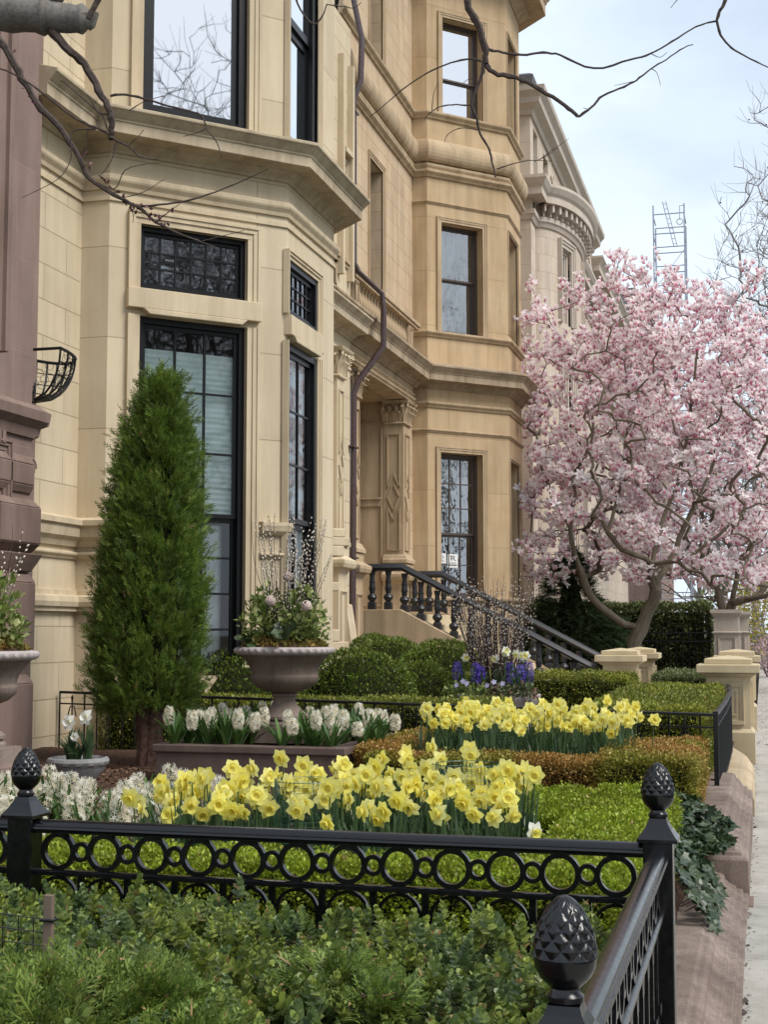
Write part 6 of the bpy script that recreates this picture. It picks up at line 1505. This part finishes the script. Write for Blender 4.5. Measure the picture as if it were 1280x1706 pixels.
def bare_tree(label, x, y, H_, R_, ntw, seed, rt, mat='barkfar', group=None, zc=.64, budn=0, rmax=.22, rz=None, wob=.06, seg=.6, tw=0, tl_=1.0):
    o = thing('bare_tree', label, 'tree', (x, y, 0), group); d = rdir(ntw); P = d*np.array((R_, R_, rz or H_*.36))*(rng.random(ntw)**.4)[:, None]*(1+.2*lumps(d*3, 2, seed))[:, None]+np.array((x, y, H_*zc)); P = P[P[:, 2] > H_*.22]
    main = [(x, y, -.2), (x+.1, y, H_*.2), (x-.1, y+.1, H_*.45), (x+.1, y, H_*.75)]
    subs = [[(x+.1, y, H_*.2), (x+R_*.35*math.cos(a), y+R_*.35*math.sin(a), H_*.42), (x+R_*.55*math.cos(a), y+R_*.55*math.sin(a), H_*.68)] for a in (seed, seed+2.1, seed+4.2)]
    nodes, par, tips = grow(build_paths(main, subs, .6), P, seg=seg, sag=.06, wob=wob); limbs('trunk', nodes, par, rt, 2.1, M[mat], o, 6, rmax)
    if tw:                                  # the finest twigs
        m = MB(); idx = rng.integers(len(nodes)//4, len(nodes), tw)
        for i in idx:
            d_ = nodes[i]-nodes[par[i]] if par[i] >= 0 else np.array((0, 0, 1.0)); d_ = d_/(np.linalg.norm(d_)+1e-9); e_ = d_*.8+rdir(1)[0]*.75+np.array((0, 0, .35)); e_ = e_/np.linalg.norm(e_)*rng.uniform(.35, .9)*tl_
            m.tube([nodes[i], nodes[i]+e_*.5+rng.normal(size=3)*.03, nodes[i]+e_*1.0+np.array((0, 0, .06))], [rt*.75, rt*.6, rt*.4], 3, cap=False)
        m.build('twigs', M[mat], o)
    if budn:
        i = rng.choice(np.arange(len(nodes)//2, len(nodes)), budn); V, Fq = stamp(LEAF, nodes[i]+rng.normal(size=(budn, 3))*.06, frames(rdir(budn), rdir(budn)), np.full(budn, .12)); np_mesh('buds', V, Fq, M['bud'], o)
    return o
bare_tree('tall bare street tree at the right edge above the magnolia', 2.6, 50, 20.5, 4.2, 900, 1, .012, budn=200, zc=.66, wob=.05, seg=.45, tw=2600)
bare_tree('fainter bare tree lower down at the right edge', 1.3, 62, 18.5, 3.9, 800, 3, .012, zc=.64, wob=.05, seg=.45, tw=2200)
for k, (x, y, h_) in enumerate(((17, -3, 17), (21, 5, 20), (16, 10, 16), (20, -12, 19), (23, 15, 19), (18, 22, 17), (17, 34, 17), (26, -3, 21), (28, 9, 21), (15, 2, 15))): bare_tree('bare tree on the lawn across the road', x, y, h_, h_*.36, 1500 if k in (0, 1, 2, 9) else 700, k+2, .010, group='bare trees across the road', rmax=.2, wob=.04, seg=.45, tw=3500 if k in (0, 1, 2, 9) else 600, tl_=1.1)
def bush(label, x, y, r, h, mat, n=900, sz=.12):
    o = thing('spring_bush', label, 'shrub', (x, y, 0)); d = rdir(n); P = d*np.array((r, r, h/2))*(rng.random(n)**.4)[:, None]+np.array((x, y, h/2+.1)); leaf_cloud('leaves', P, d+np.array((0, 0, .3)), sz, M[mat], o)
    m = MB()
    for k in range(8): a = k*.8; m.tube([(x, y, 0), (x+r*.6*math.cos(a), y+r*.6*math.sin(a), h*.8)], [.03, .01], 5)
    m.build('stems', M['barkfar'], o)
bush('distant yellow green spring bush at the end of the pavement', .4, 62, 1.6, 4.4, 'yellowbush', 1500, .2)
bush('distant pink flowering shrub low beside the far pavement', .15, 52, .8, 1.3, 'pink', 500, .12)

for k, (x, y, h_) in enumerate(((-2.6, 96, 17), (1.8, 105, 18), (-5.0, 118, 20), (4.5, 92, 17), (-.6, 125, 19))): bare_tree('hazy bare tree far down the street', x, y, h_, h_*.34, 330, k+3, .03, group='far bare trees at the end of the street', rmax=.3)
bush('far rounded green shrub at the end of the street', -2.2, 88, 2.4, 4.5, 'darkhedge', 900, .3)
bush('far pinkish flowering tree at the end of the street', -.4, 80, 2.0, 6.0, 'pink', 1500, .22)
# ------------------------------------------------------------------ twigs hanging into the picture from trees that stand outside it
def twiggy(o, main_pts, r0, r1, subs, mat='barkdark', knots=True, name='branch', d=5.0, n=10):
    m = MB()
    def smooth_line(P, k=4):
        P = [np.asarray(p, float) for p in P]; out = []
        for i in range(len(P)-1):
            p0, p1, p2, p3 = P[max(i-1, 0)], P[i], P[i+1], P[min(i+2, len(P)-1)]
            for j in range(k):
                t = j/k; out.append(.5*((2*p1)+(-p0+p2)*t+(2*p0-5*p1+4*p2-p3)*t*t+(-p0+3*p1-3*p2+p3)*t**3))
        out.append(P[-1]); return out
    for pts, a, b in [(main_pts, r0, r1)]+subs:
        L = smooth_line(pts); k = len(L); w = [a+(b-a)*i/(k-1) for i in range(k)]
        if knots: w = [r*(1+(.22 if i % 5 == 2 else 0)+random.uniform(-.06, .06)) for i, r in enumerate(w)]
        L = [p+rng.normal(size=3)*w[i]*(.22 if w[i] < .02 else .03) for i, p in enumerate(L)]
        m.tube(L, w, n if a > .02 else 6)
    return m.build(name, M[mat], o, smooth=True)
A = lambda d: (lambda px, py, dd=0: atd(px, py, d+dd))
# thick limb and its twigs, top left: a garden tree just outside the left edge
a = A(4.6); tl = thing('overhanging_tree', 'grey tree limb with drooping dark twigs entering at the top left', 'tree', (-4.3, 4.6, .3))
root = np.array((-4.3, 4.6, .3))
twiggy(tl, [root, root+(0, 0, 1.4), root+(.15, .1, 2.6), a(-150, 30), a(-40, 12), a(40, 25), a(100, 30), a(146, 33)], .12, .036, [([a(20, 22), a(60, 5), a(100, -20), a(130, -60)], .036, .03), ([a(146, 30), a(140, 33)], .04, .03)], 'barkgrey', name='trunk', n=14)
twiggy(tl, [a(75, 38), a(110, 80, -.02), a(140, 110), a(165, 150), a(185, 190), a(186, 222), a(183, 232)], .0145, .0085,
       [([a(183, 225), a(165, 215), a(130, 200), a(95, 175), a(50, 140), a(10, 118), a(-20, 112)], .005, .0025), ([a(183, 228), a(215, 245), a(235, 262), a(262, 266)], .004, .0015), ([a(186, 190), a(168, 190), a(150, 175), a(110, 140), a(100, 135)], .0035, .0012),
        ([a(184, 160), a(205, 158), a(240, 165), a(290, 180), a(330, 190), a(342, 205), a(344, 216), a(360, 235), a(370, 262)], .0045, .0015), ([a(344, 214), a(328, 222), a(305, 228)], .0025, .001), ([a(215, 185), a(240, 170), a(275, 160)], .002, .001), ([a(178, 215), a(172, 195), a(160, 182), a(145, 158)], .0028, .001),
        ([a(193, 236), a(188, 262), a(178, 280), a(167, 293)], .0025, .001), ([a(160, 215), a(125, 218), a(118, 232), a(119, 250), a(116, 270), a(95, 300), a(36, 330)], .003, .001), ([a(215, 243), a(230, 228), a(240, 216)], .002, .001), ([a(150, 210), a(142, 235), a(144, 262)], .002, .001)], name='branch')
a = A(5.2)
bud_pts = [(20, 92), (52, 160), (60, 172), (148, 275), (165, 298), (175, 305), (190, 322), (205, 330), (215, 338), (222, 345), (232, 350), (240, 358), (250, 362), (232, 342), (247, 345), (262, 368), (218, 350), (210, 336), (180, 310), (140, 258), (275, 372), (285, 352), (45, 150), (256, 355), (226, 352)]
twiggy(tl, [a(-160, 0), a(-60, 20), a(0, 68), a(30, 120), a(60, 170), a(100, 215), a(130, 260), a(150, 298), (a(190, 325)), a(230, 345), a(260, 370), a(300, 390), a(337, 404), a(362, 414)], .016, .0016,
       [([a(230, 345), a(280, 340), a(330, 330), a(390, 308), a(440, 285), a(447, 282)], .0045, .0012), ([a(150, 298), a(190, 315), a(208, 285), a(235, 275), a(270, 272)], .003, .001), ([a(260, 370), a(283, 352), a(300, 340)], .003, .001), ([a(337, 402), a(365, 395), a(408, 384)], .0022, .001), ([a(205, 330), a(240, 320), a(275, 298)], .0022, .0009), ([a(215, 336), a(222, 360), a(221, 372)], .002, .0009)], name='branch')
V, Fq = [], []; P = np.array([a(x+random.uniform(-3, 3), y+random.uniform(-3, 3)) for x, y in bud_pts for _ in range(3)]); V, Fq = stamp(LEAF, P, frames(rdir(len(P)), rdir(len(P))), np.full(len(P), .022)); np_mesh('buds', V, Fq, M['bud'], tl)
# top middle and right: a street tree whose trunk stands outside on the kerb side
a = A(7.0); tr_ = thing('overhanging_tree', 'dark branching street tree limb hanging down from the top of the photo', 'tree', (2.3, 7.4, 0)); rt = np.array((2.3, 7.4, 0))
twiggy(tr_, [rt, rt+(0, 0, 2.5), rt+(-.2, 0, 4.5), rt+(-.9, .1, 5.9)], .15, .06,
       [([rt+(-.9, .1, 5.9), a(900, -330), a(800, -120)], .06, .020), ([a(800, -120), a(780, 0), a(796, 40), a(808, 80), a(810, 106)], .0195, .0145), ([a(810, 106), a(822, 122), a(860, 130), a(900, 150), a(940, 175), a(963, 195)], .0125, .009), ([a(963, 195), a(985, 180), a(1005, 160), a(1040, 145), a(1060, 135), a(1085, 115), a(1110, 100), a(1140, 80), a(1155, 75)], .0065, .0025),
        ([a(812, 82), a(830, 86), a(868, 92), a(905, 88), a(935, 93), a(990, 115), a(1050, 100), a(1085, 90), a(1120, 70), a(1160, 45), a(1195, 35)], .007, .0035), ([a(806, 104), a(790, 99), a(760, 103), a(720, 118), a(680, 143), a(645, 172), a(617, 195)], .006, .002),
        ([a(806, 106), a(800, 135), a(790, 160), a(787, 178), a(795, 200), a(800, 222), a(815, 250), a(820, 270), a(826, 296)], .0085, .004), ([a(787, 176), a(760, 175), a(735, 178), a(715, 190), a(707, 200)], .0042, .0022), ([a(720, 184), a(722, 160), a(731, 136)], .0025, .001), ([a(798, 218), a(780, 214), a(760, 216), a(745, 226), a(741, 238)], .003, .0014), ([a(793, 134), a(780, 133), a(765, 146)], .0022, .001),
        ([a(828, 282), a(850, 275), a(880, 268), a(920, 269)], .0036, .0014), ([a(890, 270), a(915, 258), a(930, 245), a(948, 231)], .002, .0009), ([a(900, 266), a(918, 252), a(926, 246)], .0022, .001),
        ([a(1085, 115), a(1095, 122), a(1101, 143)], .0022, .001), ([a(1060, 135), a(1040, 140), a(1024, 143)], .002, .001), ([a(978, 182), a(972, 180)], .002, .001), ([a(1085, 90), a(1100, 96), a(1112, 88)], .0022, .001)], name='trunk')
a = A(7.2)
twiggy(tr_, [rt+(-.9, .1, 5.9), a(1330, -250), a(1230, -60), a(1210, 0), a(1198, 22), a(1196, 40), a(1205, 65), a(1225, 85), a(1260, 103), a(1300, 122)], .012, .0025, [([a(1196, 36), a(1175, 40), a(1160, 46)], .0035, .002), ([a(1230, -60), a(1170, -30), a(1130, 0), a(1118, 14)], .004, .0012)], name='branch')
# small loose twig on the upper window of the cream house (from the same limb)
twiggy(tl, [A(4.4)(488, -20), A(4.4)(500, 15), A(4.4)(520, 40), A(4.4)(535, 32), A(4.4)(545, 8)], .0035, .002, [([A(4.4)(300, -160), A(4.4)(420, -80), A(4.4)(488, -20)], .006, .0035), ([A(4.4)(146, 33), A(4.4)(200, -60), A(4.4)(300, -160)], .01, .006), ([A(4.4)(545, 8), A(4.4)(575, 12), A(4.4)(590, 14), A(4.4)(602, 5)], .002, .001)], name='branch')
# ------------------------------------------------------------------ light, sky, camera
SUN_EL, SUN_AZ = 50, 108          # azimuth clockwise from +Y: the light comes from the street side, a little behind the camera
w = bpy.data.worlds.new('World'); SC.world = w; w.use_nodes = True; nt = w.node_tree; L = nt.links.new
bg = nt.nodes['Background']; sky = nt.nodes.new('ShaderNodeTexSky'); sky.sky_type = 'NISHITA'; sky.sun_disc = False
sky.sun_elevation = rad(SUN_EL); sky.sun_rotation = rad(SUN_AZ); sky.air_density = 1.0; sky.dust_density = 3.0; sky.ozone_density = 1.0
tc = nt.nodes.new('ShaderNodeTexCoord'); mp = nt.nodes.new('ShaderNodeMapping'); mp.inputs['Scale'].default_value = (1.3, 1.3, 3.0); L(tc.outputs['Generated'], mp.inputs[0])
no = nt.nodes.new('ShaderNodeTexNoise'); no.inputs['Scale'].default_value = 2.2; no.inputs['Detail'].default_value = 6; no.inputs['Roughness'].default_value = .5; L(mp.outputs[0], no.inputs['Vector'])
cl = ramp(nt, no.outputs[0], [(.30, (.50,)*3), (.60, (.95,)*3)])
c = mix(nt, sky.outputs[0], (7.2, 8.1, 9.0), cl); L(c, bg.inputs['Color']); bg.inputs['Strength'].default_value = .054
sd = bpy.data.lights.new('sun', 'SUN'); sd.energy = 1.25; sd.angle = rad(26); sd.color = (1, .955, .89)
so = bpy.data.objects.new('sun', sd); COL.objects.link(so)
el, az = rad(SUN_EL), rad(SUN_AZ); dirv = Vector((math.sin(az)*math.cos(el), math.cos(az)*math.cos(el), math.sin(el)))
so.rotation_euler = dirv.to_track_quat('Z', 'Y').to_euler(); so.location = (6, -4, 14)
cam = bpy.data.cameras.new('camera'); co = bpy.data.objects.new('camera', cam); COL.objects.link(co); SC.camera = co
cam.sensor_fit = 'HORIZONTAL'; cam.sensor_width = 36; cam.lens = 36*F_/1280; cam.clip_start = .05; cam.clip_end = 3000
co.location = (0, 0, EYE); co.rotation_euler = (PI/2+PIT, 0, YAW)
vs = SC.view_settings; vs.view_transform = 'Standard'; vs.look = 'None'; vs.exposure = 1.46; vs.gamma = 1
SC.cycles.max_bounces = 8; SC.cycles.transparent_max_bounces = 12
bpy.context.view_layer.update()
